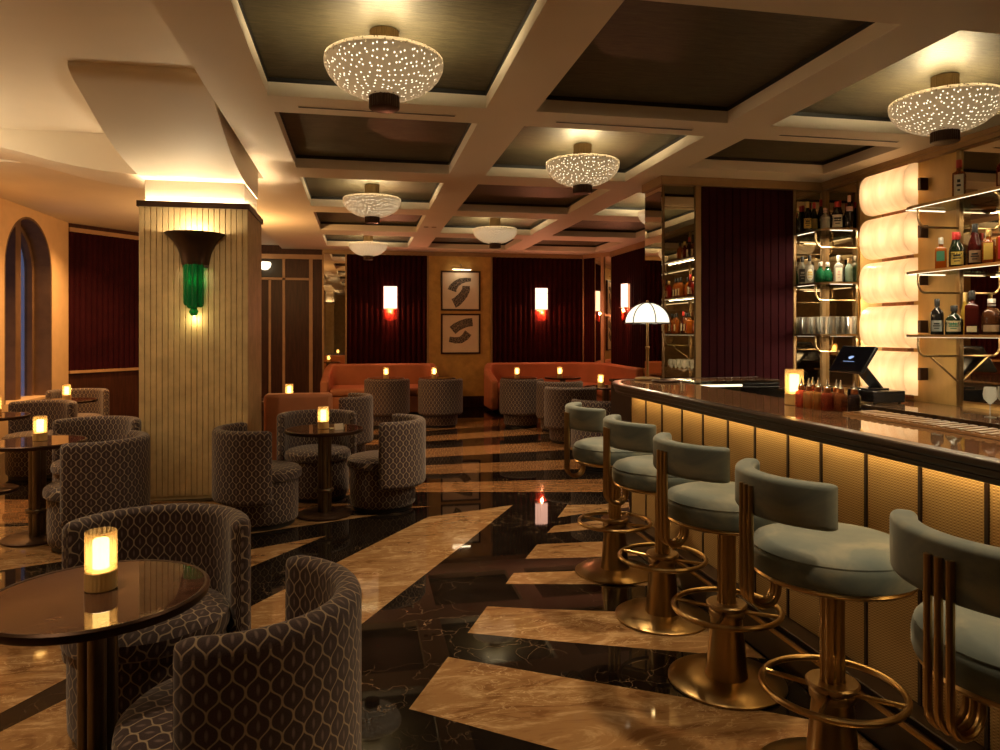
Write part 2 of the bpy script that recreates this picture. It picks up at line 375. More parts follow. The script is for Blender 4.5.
        for t in ts:
            e = max(0.0, (abs(t)-(half-ea))/ea); sc = math.sqrt(max(0.0, 1-e*e)); sw = max(0.25, sc) if sc > 0 else 0.25
            sh = 1-drop*(1-sc)
            for x, z in cs:
                rr = rm+x*sw; a = a_mid+t
                s.v.append((rr*math.cos(a), rr*math.sin(a), zm+z*sh))
        R = ro
        for i in range(len(ts)-1):
            for j in range(m):
                j2 = (j+1) % m
                uv = [(ts[i]*R, ln[j]), (ts[i+1]*R, ln[j]), (ts[i+1]*R, ln[j+1]), (ts[i]*R, ln[j+1])]
                s.face([b+i*m+j, b+(i+1)*m+j, b+(i+1)*m+j2, b+i*m+j2], uv)
        def planar(i):
            return [(cs[j][0], cs[j][1]) for j in range(m)]
        s.face([b+j for j in range(m)], planar(0))
        s.face([b+(len(ts)-1)*m+j for j in reversed(range(m))], list(reversed(planar(0))))
        return s
    def build(s, name, mats, parent=None, loc=None, smooth=35, bevel=0.0, segs=2):
        me = bpy.data.meshes.new(name); me.from_pydata(s.v, [], s.f)
        mats = mats if isinstance(mats, (list, tuple)) else [mats]
        for m in mats: me.materials.append(m)
        me.polygons.foreach_set('material_index', s.mi)
        if any(u is not None for u in s.uv):
            ul = me.uv_layers.new(name='UVMap')
            for p, u in zip(me.polygons, s.uv):
                for k, li in enumerate(p.loop_indices):
                    if u is not None: ul.data[li].uv = u[k]
                    else:
                        co = me.vertices[me.loops[li].vertex_index].co; ul.data[li].uv = (co.x, co.y)
        me.validate(); bm = bmesh.new(); bm.from_mesh(me); bmesh.ops.recalc_face_normals(bm, faces=bm.faces); bm.to_mesh(me); bm.free()
        if smooth:
            me.polygons.foreach_set('use_smooth', [True]*len(me.polygons)); me.set_sharp_from_angle(angle=math.radians(smooth))
        o = bpy.data.objects.new(name, me); COL.objects.link(o)
        if parent is not None: o.parent = parent
        if loc: o.location = loc
        if bevel:
            bv = o.modifiers.new('soft_edge', 'BEVEL'); bv.width = bevel; bv.segments = segs; bv.limit_method = 'ANGLE'; bv.angle_limit = math.radians(40)
        return o

def thing(name, label, cat, loc=(0, 0, 0), rz=0.0, group=None):
    o = bpy.data.objects.new(name, None); COL.objects.link(o); o.empty_display_size = 0.1
    o.location = loc; o.rotation_euler = (0, 0, rz); return tag(o, label, cat, group)
def tag(o, label, cat, group=None):
    o['label'] = label; o['category'] = cat
    if group: o['group'] = group
    return o
def struct(o, label=None):
    o['kind'] = 'structure'
    if label: o['label'] = label
    return o
def part_label(o, t): o['label'] = t; return o
KIDS = {}
def copy_tree(o, loc, rz, label, group=None):
    def rec(a, par):
        c = a.copy(); COL.objects.link(c)
        if par is not None: c.parent = par
        for ch in list(a.children): rec(ch, c)
        return c
    r = rec(o, None); r.location = loc; r.rotation_euler = (0, 0, rz); r['label'] = label
    if group: r['group'] = group
    return r
def lamp(name, kind, loc, energy, col=WARM, size=0.05, parent=None, rot=None, **kw):
    d = bpy.data.lights.new(name, kind); d.energy = energy; d.color = col
    if kind in ('POINT', 'SPOT'): d.shadow_soft_size = size
    if kind == 'SPOT': d.spot_size = kw.get('cone', 1.2); d.spot_blend = kw.get('blend', 0.6)
    if kind == 'AREA': d.shape = 'RECTANGLE'; d.size = size; d.size_y = kw.get('size_y', size)
    o = bpy.data.objects.new(name, d); COL.objects.link(o); o.location = loc
    if rot: o.rotation_euler = rot
    if parent is not None: o.parent = parent
    return o

def fluted(mb, p0, p1, z0, z1, pitch, depth, inward, style='scallop', sub=6):
    """vertical flutes on a wall strip from p0 to p1 in plan, standing out along inward"""
    p0, p1 = Vector(p0), Vector(p1); L_ = (p1-p0).length; n = max(1, round(L_/pitch)); nrm = Vector(inward).normalized()
    pts = []
    for i in range(n*sub+1):
        t = i/(n*sub); ph = (i % sub)/sub
        if style == 'scallop': d = depth*math.sin(PI*ph) if i % sub else 0
        else: d = depth if (i % sub) else 0
        p = p0+(p1-p0)*t+nrm*d; pts.append((p.x, p.y))
    b = len(mb.v)
    for x, y in pts: mb.v += [(x, y, z0), (x, y, z1)]
    for i in range(len(pts)-1): mb.face([b+2*i, b+2*i+2, b+2*i+3, b+2*i+1])
    # top and bottom closing lips
    q0, q1 = p0-nrm*0.004, p1-nrm*0.004
    return mb

# ================================================================== THE SETTING
ZC = 2.84
XL, XR = -3.99, 4.49
YF, YB = -2.8, 13.0
# floor: dark marble with inlaid fans of tan marble
fl = MB(); fl.box(XL-.3, 4.8, YF-.1, YB+.3, -0.06, 0.0)
def inlay(poly, m): fl.mat(m); b = len(fl.v); fl.v.extend([(x, y, 0.0006) for x, y in poly]); fl.face(range(b, b+len(poly)))
TAN = [
 [(1.68, 1.49), (.632, 2.281), (.174, 2.626), (.365, 3.014), (.713, 2.801), (1.371, 2.406), (1.68, 2.21)],
 [(1.68, 2.74), (1.369, 2.866), (.789, 3.102), (.482, 3.238), (.625, 3.533), (.878, 3.449), (1.247, 3.343), (1.68, 3.21)],
 [(1.68, 3.61), (1.285, 3.722), (.779, 3.827), (.861, 3.993), (1.221, 3.957), (1.68, 3.91)],
 [(1.68, 4.15), (1.442, 4.175), (.982, 4.226), (1.126, 4.501), (1.548, 4.482), (1.68, 4.475)],
 [(1.75, 4.79), (1.647, 4.769), (1.257, 4.744), (1.351, 4.905), (1.547, 4.955), (1.78, 5.01)],
 [(2.5, 5.44), (1.634, 5.191), (1.438, 5.122), (1.617, 5.481), (1.88, 5.455), (2.5, 5.52)],
 [(-.56, 3.73), (-.11, 4.42), (.494, 5.324), (1.194, 5.563), (.643, 4.561), (.204, 3.788), (.007, 3.433), (-.62, 2.33), (-1.3, 1.1), (-2.3, 1.1), (-1.35, 2.55)],
 [(-.223, 4.969), (-.699, 4.737), (-2.0, 4.10), (-3.9, 3.2), (-3.9, 1.3), (-1.9, 1.6), (-1.42, 2.62), (-1.05, 3.3), (-.645, 4.376)],
 [(.13, 5.455), (-.487, 5.212), (-2.15, 4.56), (-3.95, 3.87), (-3.95, 5.66), (-2.3, 5.63), (-1.0, 5.58)],
 [(-.1, 2.2), (.08, 2.36), (1.68, 1.1), (1.68, .3), (-.5, 1.5)],
]
BROWN = [
 [(.555, 5.635), (.1, 5.60), (-2.3, 5.72), (-3.95, 5.74), (-3.95, 6.8), (-1.8, 6.3), (-.3, 5.92)],
 [(-.9, 6.16), (.462, 6.178), (2.028, 5.871), (2.75, 5.77), (2.75, 6.28), (2.207, 6.391), (.498, 6.544), (-.9, 6.66)],
 [(-1.7, 6.95), (.604, 6.924), (2.17, 6.896), (4.4, 6.86), (4.4, 7.46), (2.224, 7.424), (.645, 7.392), (-1.7, 7.34)],
 [(-1.7, 7.7), (.685, 7.851), (2.259, 8.028), (4.4, 8.25), (4.4, 8.98), (2.445, 8.689), (.735, 8.428), (-1.7, 8.1)],
 [(-1.7, 8.45), (.785, 8.997), (2.622, 9.417), (4.4, 9.82), (4.4, 10.55), (2.799, 10.054), (.824, 9.445), (-1.7, 8.8)],
 [(-1.7, 9.2), (.9, 9.95), (3.4, 10.75), (3.4, 11.5), (.9, 10.5), (-1.7, 9.6)],
]
for i, p in enumerate(TAN): inlay(p, 3 if 6 <= i <= 8 else 1)
for p in BROWN: inlay(p, 2)
struct(fl.build('floor', [M['dark'], M['tan'], M['brown'], M['tan2']], smooth=0))

# coffered ceiling
ce = MB()
XB = [(-.89, -.562), (.806, 1.14), (2.52, 2.847), (4.20, 4.56)]
ROWS = [(-1.05, .58), (.97, 2.60), (2.96, 4.59), (4.93, 6.56), (6.96, 8.53), (8.94, 10.48), (10.99, 12.42)]
ZT = 2.952
def beam(x0, x1, y0, y1): ce.box(x0, x1, y0, y1, ZC, ZC+.13)
for x0, x1 in XB: beam(x0, x1, YF, YB+.1)
for c in range(3):
    x0, x1 = XB[c][1], XB[c+1][0]; y = YF
    for r, (a, b) in enumerate(ROWS):
        if c == 2 and r == 3: b = 5.90
        if c == 2 and r == 4: a = 7.05
        beam(x0, x1, y, a); y = b
    beam(x0, x1, y, YB+.1)
ce.box(-1.35, -.89, 7.1, YB+.1, ZC, ZC+.13)                 # plain strip beside the coffers, behind the column
ce.box(XL-.2, -1.35, 7.1, YB+.1, 2.90, 3.0)
ce.box(XL-.2, -.89, YF, 7.15, 3.03, 3.12)                    # higher ceiling over the lounge
ce.box(-.905, -.89, YF, 7.1, ZC, 3.03)
ce.mat(1)
for c in range(3): ce.box(XB[c][1]-.02, XB[c+1][0]+.02, YF, YB, ZT, ZT+.03)
ce.mat(2)                                                    # black strips stand in for shade in the gap round each coffer
for c in range(3):
    for r, (a, b) in enumerate(ROWS):
        if c == 2 and r == 3: b = 5.90
        if c == 2 and r == 4: a = 7.05
        x0, x1 = XB[c][1], XB[c+1][0]; g = .004
        ce.box(x0, x1, b-g, b, 2.924, ZT+.002); ce.box(x0, x1, a, a+g, 2.924, ZT+.002)
        ce.box(x0, x0+g, a+g, b-g, 2.924, ZT+.002); ce.box(x1-g, x1, a+g, b-g, 2.924, ZT+.002)
struct(ce.build('ceiling', [M['plaster'], M['paper'], M['black']], smooth=0))
# wavy downstand beside the column
wv = MB()
prof = [(-1.76, 2.70), (-1.9, 2.705), (-2.1, 2.72), (-2.3, 2.75), (-2.5, 2.79), (-2.75, 2.855), (-3.0, 2.905), (-3.4, 2.95), (-4.1, 2.97)]
wv.extrude([(x, 6.45, z) for x, z in prof]+[(-4.1, 6.45, 3.05), (-1.76, 6.45, 3.05)], (0, .66, 0))
struct(wv.build('trim_downstand', M['plaster'], smooth=30))

# left wall with the arched window
WY0, WY1, WTOP = 9.08, 10.36, 2.79
R_ = (WY1-WY0)/2; YC = (WY0+WY1)/2; zs = WTOP-R_*1.0
wl = MB()
wl.box(XL-.3, XL, YF, WY0, 0, 3.1); wl.box(XL-.3, XL, WY1, 11.0, 0, 3.1); wl.box(XL-.3, XL, WY0, WY1, 0, .55)
K = 20
arch = [(YC+R_*math.cos(PI-PI*i/K), zs+R_*math.sin(PI*i/K)) for i in range(K+1)]
for i in range(K):
    (ya, za), (yb, zb) = arch[i], arch[i+1]
    wl.extrude([(XL, ya, za), (XL, yb, zb), (XL, yb, 3.1), (XL, ya, 3.1)], (-.3, 0, 0))
struct(wl.build('wall_left', plain('warm_cream_wall', (0.72, 0.50, 0.27), 0.55, var=0.05), smooth=0))
wf = MB()
def archband(x0, x1, inner):
    ro, ri = R_, R_-inner
    P = [(WY0, .55)]+[(YC+ro*math.cos(PI-PI*i/K), zs+ro*math.sin(PI*i/K)) for i in range(K+1)]+[(WY1, .55)]
    Q = [(WY0+inner, .55)]+[(YC+ri*math.cos(PI-PI*i/K), zs+ri*math.sin(PI*i/K)) for i in range(K+1)]+[(WY1-inner, .55)]
    for i in range(len(P)-1):
        wf.extrude([(x0, *P[i]), (x0, *P[i+1]), (x0, *Q[i+1]), (x0, *Q[i])], (x1-x0, 0, 0))
archband(XL-.29, XL-.002, .03); archband(XL-.29, XL-.2, .09)
wf.box(XL-.29, XL-.13, YC-.07, YC+.07, .55, WTOP-.02)
w1 = struct(wf.build('window_1', plain('brown_reveal', (.15, .085, .045), .5, var=.2), smooth=30), 'arched window with a dark timber reveal and dusk-blue panes')
gp = MB(); gp.box(XL-.262, XL-.256, WY0+.02, WY1-.02, .56, zs)
pts = [(YC+(R_-.03)*math.cos(PI*i/K), zs+(R_-.03)*math.sin(PI*i/K)) for i in range(K+1)]
gp.extrude([(XL-.262, y, z) for y, z in pts], (.006, 0, 0))
gp.build('pane', thin_glass('window_glass', (.8, .85, .95), .08), w1, smooth=0)

# angled burgundy wall with a chair rail beyond the window
a0, a1 = Vector((XL, 10.9, 0)), Vector((-3.32, 11.75, 0)); dr = (a1-a0).normalized(); nin = Vector((dr.y, -dr.x, 0))
a2 = a0+dr*2.2
an = MB(); an.extrude([tuple(a0), tuple(a2), tuple(a2+Vector((0, 0, 3.0))), tuple(a0+Vector((0, 0, 3.0)))], tuple(-nin*.1))
wa = struct(an.build('wall_angled', M['wood'], smooth=0))
m_ = MB(); fluted(m_, a0+nin*.002, a2+nin*.002, .84, 2.78, .085, .022, nin); m_.build('fluted_panel', M['burgundy_l'], wa)
m_ = MB()
for z0, z1, d in ((.80, .84, .035), (2.78, 2.84, .03)):
    m_.extrude([tuple(a0+Vector((0, 0, z0))), tuple(a2+Vector((0, 0, z0))), tuple(a2+Vector((0, 0, z1))), tuple(a0+Vector((0, 0, z1)))], tuple(nin*d))
m_.build('rail', M['lightwood'], wa)
hd = MB(); hd.box(a2.x-.2, -1.69, YB-.02, YB+.1, 0, 3.0); hd.box(a2.x-.2, a2.x-.1, a2.y-.1, YB, 0, 3.0)

# back wall
struct(hd.build('wall_alcove', M['wood'], smooth=0))
bw = MB(); bw.box(-1.72, 4.7, YB, YB+.12, 0, 3.0)
wb = struct(bw.build('wall_back', M['wood'], smooth=0), 'back wall clad in dark wood, burgundy flutes, gold leaf and mirror')
m_ = MB(); m_.box(1.207, 2.373, YB-.02, YB, .2, 2.79); part_label(m_.build('gold_panel', M['gold_wall'], wb), 'gold leaf panel behind the two framed prints')
for x0, x1 in ((-.236, 1.195), (2.385, 4.13)):
    m_ = MB(); fluted(m_, (x0, YB-.003, 0), (x1, YB-.003, 0), .8, 2.77, .098, .035, (0, -1, 0)); m_.build('fluted_panel', M['burgundy'], wb)
m_ = MB()
for x in (-.252, 1.201, 2.379, 4.145, -.65): m_.box(x-.014, x+.014, YB-.045, YB, .6, 2.80)
m_.box(-.66, 4.16, YB-.05, YB, 2.765, ZC); m_.build('trim_strip', M['trim'], wb)
m_ = MB(); m_.box(-.636, -.266, YB-.012, YB-.002, .5, 2.77); m_.build('mirror', M['mirror'], wb)
m_ = MB(); m_.box(-1.69, -.664, YB-.02, YB-.001, 0, 2.8)
part_label(m_.build('wood_panel', M['wood'], wb), 'dark walnut panelling divided by pale strips')
m_ = MB()
for x, w in ((-1.55, .02), (-1.316, .022), (-.857, .03)): m_.box(x-w, x+w, YB-.045, YB-.02, 0, 2.31 if x < -1.4 else 2.66)
m_.box(-1.69, -.86, YB-.045, YB-.02, 2.29, 2.33); m_.box(-1.69, -.66, YB-.06, YB-.02, 2.66, 2.74)
m_.build('pale_strip', M['lightwood'], wb)
m_ = MB(); m_.box(-1.69, -1.33, YB-.024, YB-.02, 2.34, 2.65); m_.build('transom', M['black'], wb)
t = thing('globe_light', 'small white globe light over the dark wood panelling beside the column', 'wall light', (-1.62, YB-.024, 2.56))
b = MB(); b.lathe([(.0, -.11), (.05, -.10), (.09, -.06), (.105, 0), (.09, .03), (.0, .035)], 24, 0, -.11); b.build('globe', emit('globe_glow', CREAM, .9), t)
b = MB(); b.box(-.03, .03, -.115, 0, .03, .055); b.build('arm', M['bronze'], t)
# corner piece and side wall
cA, cB = Vector((4.15, 13.0, 0)), Vector((4.5, 12.37, 0)); cd_ = (cB-cA).normalized(); cn = Vector((cd_.y, -cd_.x, 0)); cl = (cB-cA).length
m_ = MB(); m_.extrude([tuple(cA), tuple(cB), tuple(cB+Vector((0, 0, 3))), tuple(cA+Vector((0, 0, 3)))], tuple(-cn*.1))
wc = struct(m_.build('wall_corner', M['trim'], smooth=0))
def along(mb, t0, t1, z0, z1, d):
    p, q = cA+cd_*cl*t0, cA+cd_*cl*t1
    mb.extrude([(p.x, p.y, z0), (q.x, q.y, z0), (q.x, q.y, z1), (p.x, p.y, z1)], tuple(cn*d))
m_ = MB(); fluted(m_, cA+cd_*cl*.03+cn*.002, cA+cd_*cl*.42+cn*.002, .8, 2.77, .07, .02, cn); m_.build('fluted_panel', M['burgundy'], wc)
for t0, t1 in ((.46, .66), (.76, .98)):
    m_ = MB(); along(m_, t0, t1, .6, 2.77, .012); m_.build('mirror', M['mirror'], wc)
m_ = MB(); along(m_, .66, .76, 0, 2.77, .03); along(m_, 0, 1, 2.765, ZC, .04); m_.build('post', M['lightwood'], wc)

sw = MB(); sw.box(4.5, 4.62, 6.7, 12.4, 0, 3.0); sw.box(XR, 4.62, YF, 6.72, 0, 3.0)
ws = struct(sw.build('wall_right', M['gold_ply'], smooth=0), 'side wall behind the bar, golden wood and mirror')
m_ = MB(); fluted(m_, (4.498, 12.36, 0), (4.498, 6.72, 0), .8, 2.74, .098, .03, (-1, 0, 0)); m_.build('fluted_panel', M['burgundy'], ws)
m_ = MB(); m_.box(4.455, 4.5, 6.72, 12.38, 2.74, ZC); m_.box(4.43, XR, YF, 6.28, 2.765, ZC); m_.box(4.415, XR, YF, 6.28, 2.80, ZC)
m_.build('trim_strip', M['trim'], ws)
m_ = MB(); m_.box(XR-.012, XR-.001, 1.0, 4.64, .86, 2.765); m_.box(XR-.012, XR-.001, 5.80, 6.25, .86, 2.765); m_.build('mirror', M['mirror'], ws)
m_ = MB()
for y in (4.655, 3.35, 2.05): m_.box(XR-.03, XR, y-.014, y+.014, .82, 2.765)
m_.box(XR-.02, XR, 5.78, 5.80, .82, 2.765); m_.build('post', M['brass_dk'], ws)
m_ = MB(); m_.box(XR-.062, XR, 5.13, 5.42, .83, 2.77); part_label(m_.build('timber_board', M['wood_m'], ws), 'reddish timber board behind the stacked wall lamps')
sf = MB(); sf.box(XL-.3, 4.7, YF-.1, YF, 0, 3.15)
struct(sf.build('wall_front', M['straw'], smooth=0))

# pier between lounge and bar, with mirrors and burgundy leather
PY = 6.28
pi_ = MB(); pi_.box(2.79, 4.5, PY, 6.70, 0, ZC)
wp = struct(pi_.build('wall_pier', M['trim'], smooth=0), 'pier at the end of the bar, mirrored at the edge and clad in burgundy leather')
m_ = MB(); m_.box(2.80, 3.10, PY-.012, PY-.001, .5, 2.76); m_.box(2.779, 2.789, 6.29, 6.69, .5, 2.76); m_.box(4.16, 4.47, PY-.012, PY-.001, .84, 2.76)
m_.build('mirror', M['mirror'], wp)
m_ = MB(); fluted(m_, (3.165, PY-.004, 0), (4.13, PY-.004, 0), .5, 2.755, .0805, .02, (0, -1, 0), 'groove', 18)
part_label(m_.build('leather_panel', M['burgundy_l'], wp), 'dark burgundy channelled leather panel')
m_ = MB(); m_.box(3.105, 3.16, PY-.03, PY, .5, 2.77); m_.box(4.13, 4.155, PY-.03, PY, .5, 2.77); m_.box(2.75, 4.5, PY-.05, PY, 2.76, ZC); m_.box(2.75, 2.79, PY, 6.70, 2.76, ZC)
m_.box(4.44, 4.49, PY-.03, PY, .82, 2.76); m_.build('trim_strip', M['trim'], wp)

# ribbed column
CX0, CX1, CY0, CY1 = -1.773, -.925, 6.27, 7.10
cm = MB(); cm.box(CX0+.0125, CX1-.0125, CY0+.0125, CY1-.0125, .03, 2.42)
co = struct(cm.build('column', M['straw'], smooth=0), 'square column clad in ribbed straw-gold plaster')
m_ = MB()
fluted(m_, (CX0, CY0+.009, 0), (CX1, CY0+.009, 0), .03, 2.42, .0446, .009, (0, -1, 0), 'groove', 11)
fluted(m_, (CX1-.009, CY0, 0), (CX1-.009, CY1, 0), .03, 2.42, .0446, .009, (1, 0, 0), 'groove', 11)
fluted(m_, (CX0+.009, CY0, 0), (CX0+.009, CY1, 0), .03, 2.42, .0446, .009, (-1, 0, 0), 'groove', 11)
fluted(m_, (CX0, CY1-.009, 0), (CX1, CY1-.009, 0), .03, 2.42, .0446, .009, (0, 1, 0), 'groove', 11)
m_.build('ribbed_cladding', M['straw'], co, smooth=0)
m_ = MB(); m_.box(CX0+.01, CX1-.01, CY0+.01, CY1-.01, 0, .03); m_.build('plinth', M['straw'], co, smooth=0)
m_ = MB()
for q in ((CX0-.015, CX1+.015, CY0-.015, CY0+.012), (CX0-.015, CX1+.015, CY1-.012, CY1+.015), (CX0-.015, CX0+.012, CY0+.012, CY1-.012), (CX1-.012, CX1+.015, CY0+.012, CY1-.012)):
    m_.box(*q, 2.405, 2.452)
m_.build('trim_band', M['bronze'], co, smooth=0)
m_ = MB()                                                    # neck and the capital that sweeps out towards the lounge
nx0, nx1 = CX0+.024, CX1-.024
m_.box(nx0+.012, nx1-.012, CY0+.04, CY1-.04, 2.41, 2.66)
m_.build('neck', M['plaster'], co, smooth=0)
fp = [(6.32, 2.632), (6.2, 2.637), (6.0, 2.655), (5.8, 2.68), (5.6, 2.715), (5.4, 2.765), (5.2, 2.83), (5.0, 2.90), (4.86, 2.945), (4.80, 2.972), (4.775, 2.99), (4.765, 3.005), (4.765, 3.04), (7.05, 3.04), (7.05, 2.632)]
m_ = MB(); m_.extrude([(nx0, y, z) for y, z in fp], (nx1-nx0, 0, 0)); m_.build('flared_capital', M['plaster'], co, smooth=30)
m_ = MB()
for q in ((CX0+.014, CX1-.014, CY0+.014, CY0+.032), (CX0+.014, CX1-.014, CY1-.032, CY1-.014), (CX0+.014, CX0+.032, CY0+.034, CY1-.034), (CX1-.032, CX1-.014, CY0+.034, CY1-.034)):
    m_.box(*q, 2.421, 2.427)
part_label(m_.build('cove_strip', M['led'], co, smooth=0), 'warm light strip hidden behind the bronze band')

def copy_struct(o, off):
    def rec(a, par):
        c = a.copy(); COL.objects.link(c)
        if par is not None: c.parent = par
        for ch in list(a.children): rec(ch, c)
        return c
    r = rec(o, None); r.location = off; return r
copy_struct(co, (0, -7.2, 0))['label'] = 'ribbed straw-gold column behind the viewer, seen only in mirrors'

# slot diffusers and small ceiling spots
for i, (x0, x1, lb) in enumerate(((-.40, .63, 'in front of the ceiling lamp closest to the lounge'), (1.327, 2.352, 'between the plain coffer and the lamp before the pier'), (3.037, 4.047, 'in front of the bar-side ceiling lamp'))):
    m_ = MB(); m_.box(x0, x1, 4.768, 4.792, ZC-.004, ZC+.002); m_.mat(1); m_.box(x0+.006, x1-.006, 4.770, 4.790, ZC-.0055, ZC-.003)
    tag(m_.build('ceiling_slot_vent', [M['plaster'], M['black']], smooth=0), 'slot vent in the cross beam '+lb, 'vent', 'slot vents in the ceiling')
t = thing('ceiling_spotlight', 'tiny twin spotlight set into the ceiling beam beyond the hanging bowls', 'spotlight', (.95, 9.92, ZC))
for dx in (-.055, .055):
    m_ = MB(); m_.lathe([(.032, -.006), (.036, .002)], 16, dx); m_.build('bezel', M['brass_dk'], t)

# ================================================================== LOUNGE FURNITURE
def make_chair(label, loc, rz):
    t = thing('barrel_chair', label, 'chair', loc, rz, 'leaf-patterned barrel chairs')
    b = MB(); b.lathe([(.225, 0), (.23, .004), (.23, .03), (.225, .034)], 40); part_label(b.build('plinth', M['black'], t), 'black recessed plinth')
    b = MB(); b.lathe([(.20, .034), (.244, .036), (.252, .048), (.255, .12), (.255, .30), (.252, .325), (.235, .332)], 48, uvr=.255); b.build('seat_base', M['ogee'], t)
    b = MB(); pr = [(.20, .325), (.250, .326), (.266, .338), (.270, .36), (.265, .387), (.245, .405), (.20, .416), (.12, .422), (.0, .424)]
    b.lathe(pr, 48, cx=.012); c = b.build('seat_cushion', M['ogee'], t)
    ul = c.data.uv_layers.new(name='UVMap')
    for p in c.data.polygons:
        for li in p.loop_indices:
            v = c.data.vertices[c.data.loops[li].vertex_index].co
            ul.data[li].uv = (v.y, v.x + (v.z if p.normal.z < .6 else .415))
    b = MB(); b.arcpad(.262, .335,   .19, .703, PI, math.radians(86), 44, rc=.036, endr=.06, drop=.08)
    b.build('wrap_back', M['ogee'], t); return t
ch0 = make_chair('patterned barrel chair tucked behind the nearmost round table, its concave back towards the column', (-.728, 2.71, 0), math.radians(-97))
for lb, x, y, a in (
    ('patterned barrel chair in front, seen from its curved back, beside the big black marble stripe', -.332, 1.98, 162),
    ('barrel chair between the column and the middle table, its back turned to the column', -.70, 5.39, 24),
    ('barrel chair at the middle table with its back to the open marble floor', .175, 5.71, 168),
    ('barrel chair behind the middle table, facing the room over its lamp', -.35, 6.15, -82),
    ('barrel chair at the free end of the low orange booth back', -.20, 7.87, 172),
    ('barrel chair in front of the ribbed column at the table on pale marble', -1.71, 5.07, 160),
    ('barrel chair at the pale-marble table, facing the room from beyond its lamp', -2.02, 5.98, -98),
    ('barrel chair under the arched window with its seat towards the table at the frame edge', -3.05, 7.58, -105),
    ('barrel chair in the corner under the window, behind a lit table lamp', -3.25, 9.12, -80),
    ('barrel chair backing the room at the left end of the far orange banquette', .38, 10.53, 90),
    ('barrel chair backing the room below the two framed prints', 1.14, 10.40, 92),
    ('barrel chair backing the room below the middle red-fringed wall light', 2.31, 10.20, 88),
    ('barrel chair seen from behind just past the stool at the far end of the bar', 2.58, 8.62, 80),
    ('barrel chair half hidden by the rounded far corner of the bar', 2.43, 6.95, 75),
    ('barrel chair peeping over the one beside the bar, by the corner banquette', 2.72, 9.62, 85)):
    copy_tree(ch0, (x, y, 0), math.radians(a), lb)

def make_table(label, loc):
    t = thing('round_table', label, 'table', loc, 0.3, 'round pedestal tables')
    b = MB(); b.lathe([(.0, .632), (.277, .632), (.277, .651), (.0, .651)], 64); b.build('table_top', M['tabletop'], t)
    b = MB(); b.lathe([(.2775, .628), (.286, .626), (.291, .634), (.291, .648), (.285, .6535), (.2775, .652)], 64, cap=False); part_label(b.build('rim', M['bronze'], t), 'dark bronze rim')
    for k in range(3):
        a = 2*PI*k/3+.5; b = MB(); b.lathe([(.024, .02), (.024, .628)], 16, .031*math.cos(a), .031*math.sin(a)); b.build('post', M['gunmetal'], t)
    b = MB(); b.lathe([(.0, .178), (.064, .178), (.068, .184), (.068, .196), (.064, .202), (.0, .202)], 32); b.build('collar', M['gunmetal'], t)
    b = MB(); b.lathe([(.20, 0), (.205, .004), (.205, .014), (.19, .021), (.0, .026)], 48); b.build('base', M['bronze'], t); return t
tb0 = make_table('round marble table in front, lamp glowing near its middle', (-.722, 2.175, 0))
TBL = [('round table ringed by three barrel chairs, with a lamp and small cards', -.265, 5.54), ('round table on the pale marble left of the ribbed column', -2.12, 5.27),
       ('round table cut by the frame edge under the arched window', -3.16, 6.95), ('round table in the corner below the dusk window', -3.10, 8.42),
       ('round table hidden behind the low orange booth back', -.78, 8.02), ('round table behind the chair at the left end of the far banquette', .40, 11.45),
       ('round table below the framed prints before the far banquette', 1.2, 11.35), ('round table below the middle red-fringed wall light', 2.49, 11.15),
       ('round table in front of the corner of the long banquette', 3.2, 11.1), ('round table glinting beyond the rounded end of the bar', 3.22, 9.1)]
for lb, x, y in TBL: copy_tree(tb0, (x, y, 0), 0.3+x, lb)

def make_candle(label, loc):
    t = thing('table_lamp', label, 'lamp', loc, 0, 'small ribbed-glass table lamps')
    b = MB(); b.lathe([(.0, 0), (.039, 0), (.0415, .003), (.0415, .052), (.038, .055), (.0, .057)], 96, lobes=24, lobe_amp=.018); part_label(b.build('base', M['lampbrass'], t), 'ribbed brass base')
    b = MB(); b.lathe([(.0405, .055), (.0405, .162), (.039, .165), (.037, .162), (.037, .056)], 96, lobes=24, lobe_amp=.022, cap=False)
    part_label(b.build('shade', M['amberglass'], t), 'honey-coloured ribbed glass shade')
    b = MB(); b.lathe([(.0, .060), (.021, .060), (.021, .138), (.018, .142), (.0, .142)], 20); part_label(b.build('light_core', M['flame'], t), 'glowing core')
    return t
ca0 = make_candle('lit lamp with brass foot on the table in front', (-.723, 2.205, .6515))
CL = [('lit lamp on the middle table beside the small cards', -.275, 5.54, .6515), ('lit lamp on the table left of the ribbed column', -2.11, 5.29, .6515), ('lit lamp at the frame edge under the window', -3.13, 6.97, .651),
      ('lit lamp in the window corner before the angled burgundy wall', -3.10, 8.42, .651), ('lit lamp showing above the low orange booth back', -.76, 8.05, .651), ('lit lamp below the first red-fringed wall light from the mirror', .40, 11.48, .651),
      ('lit lamp at the foot of the gold panel with the prints', 1.16, 11.42, .651), ('lit lamp below the middle red-fringed wall light', 2.47, 11.2, .651), ('lit lamp near the far corner of the long banquette', 3.17, 11.15, .651),
      ('lit lamp just beyond the chairs at the bar end', 3.17, 9.15, .651), ('lit lamp standing on the bar top beside the bitters bottles', 1.985, 3.0, 1.0415)]
for lb, x, y, z in CL: copy_tree(ca0, (x, y, z), x*3, lb)
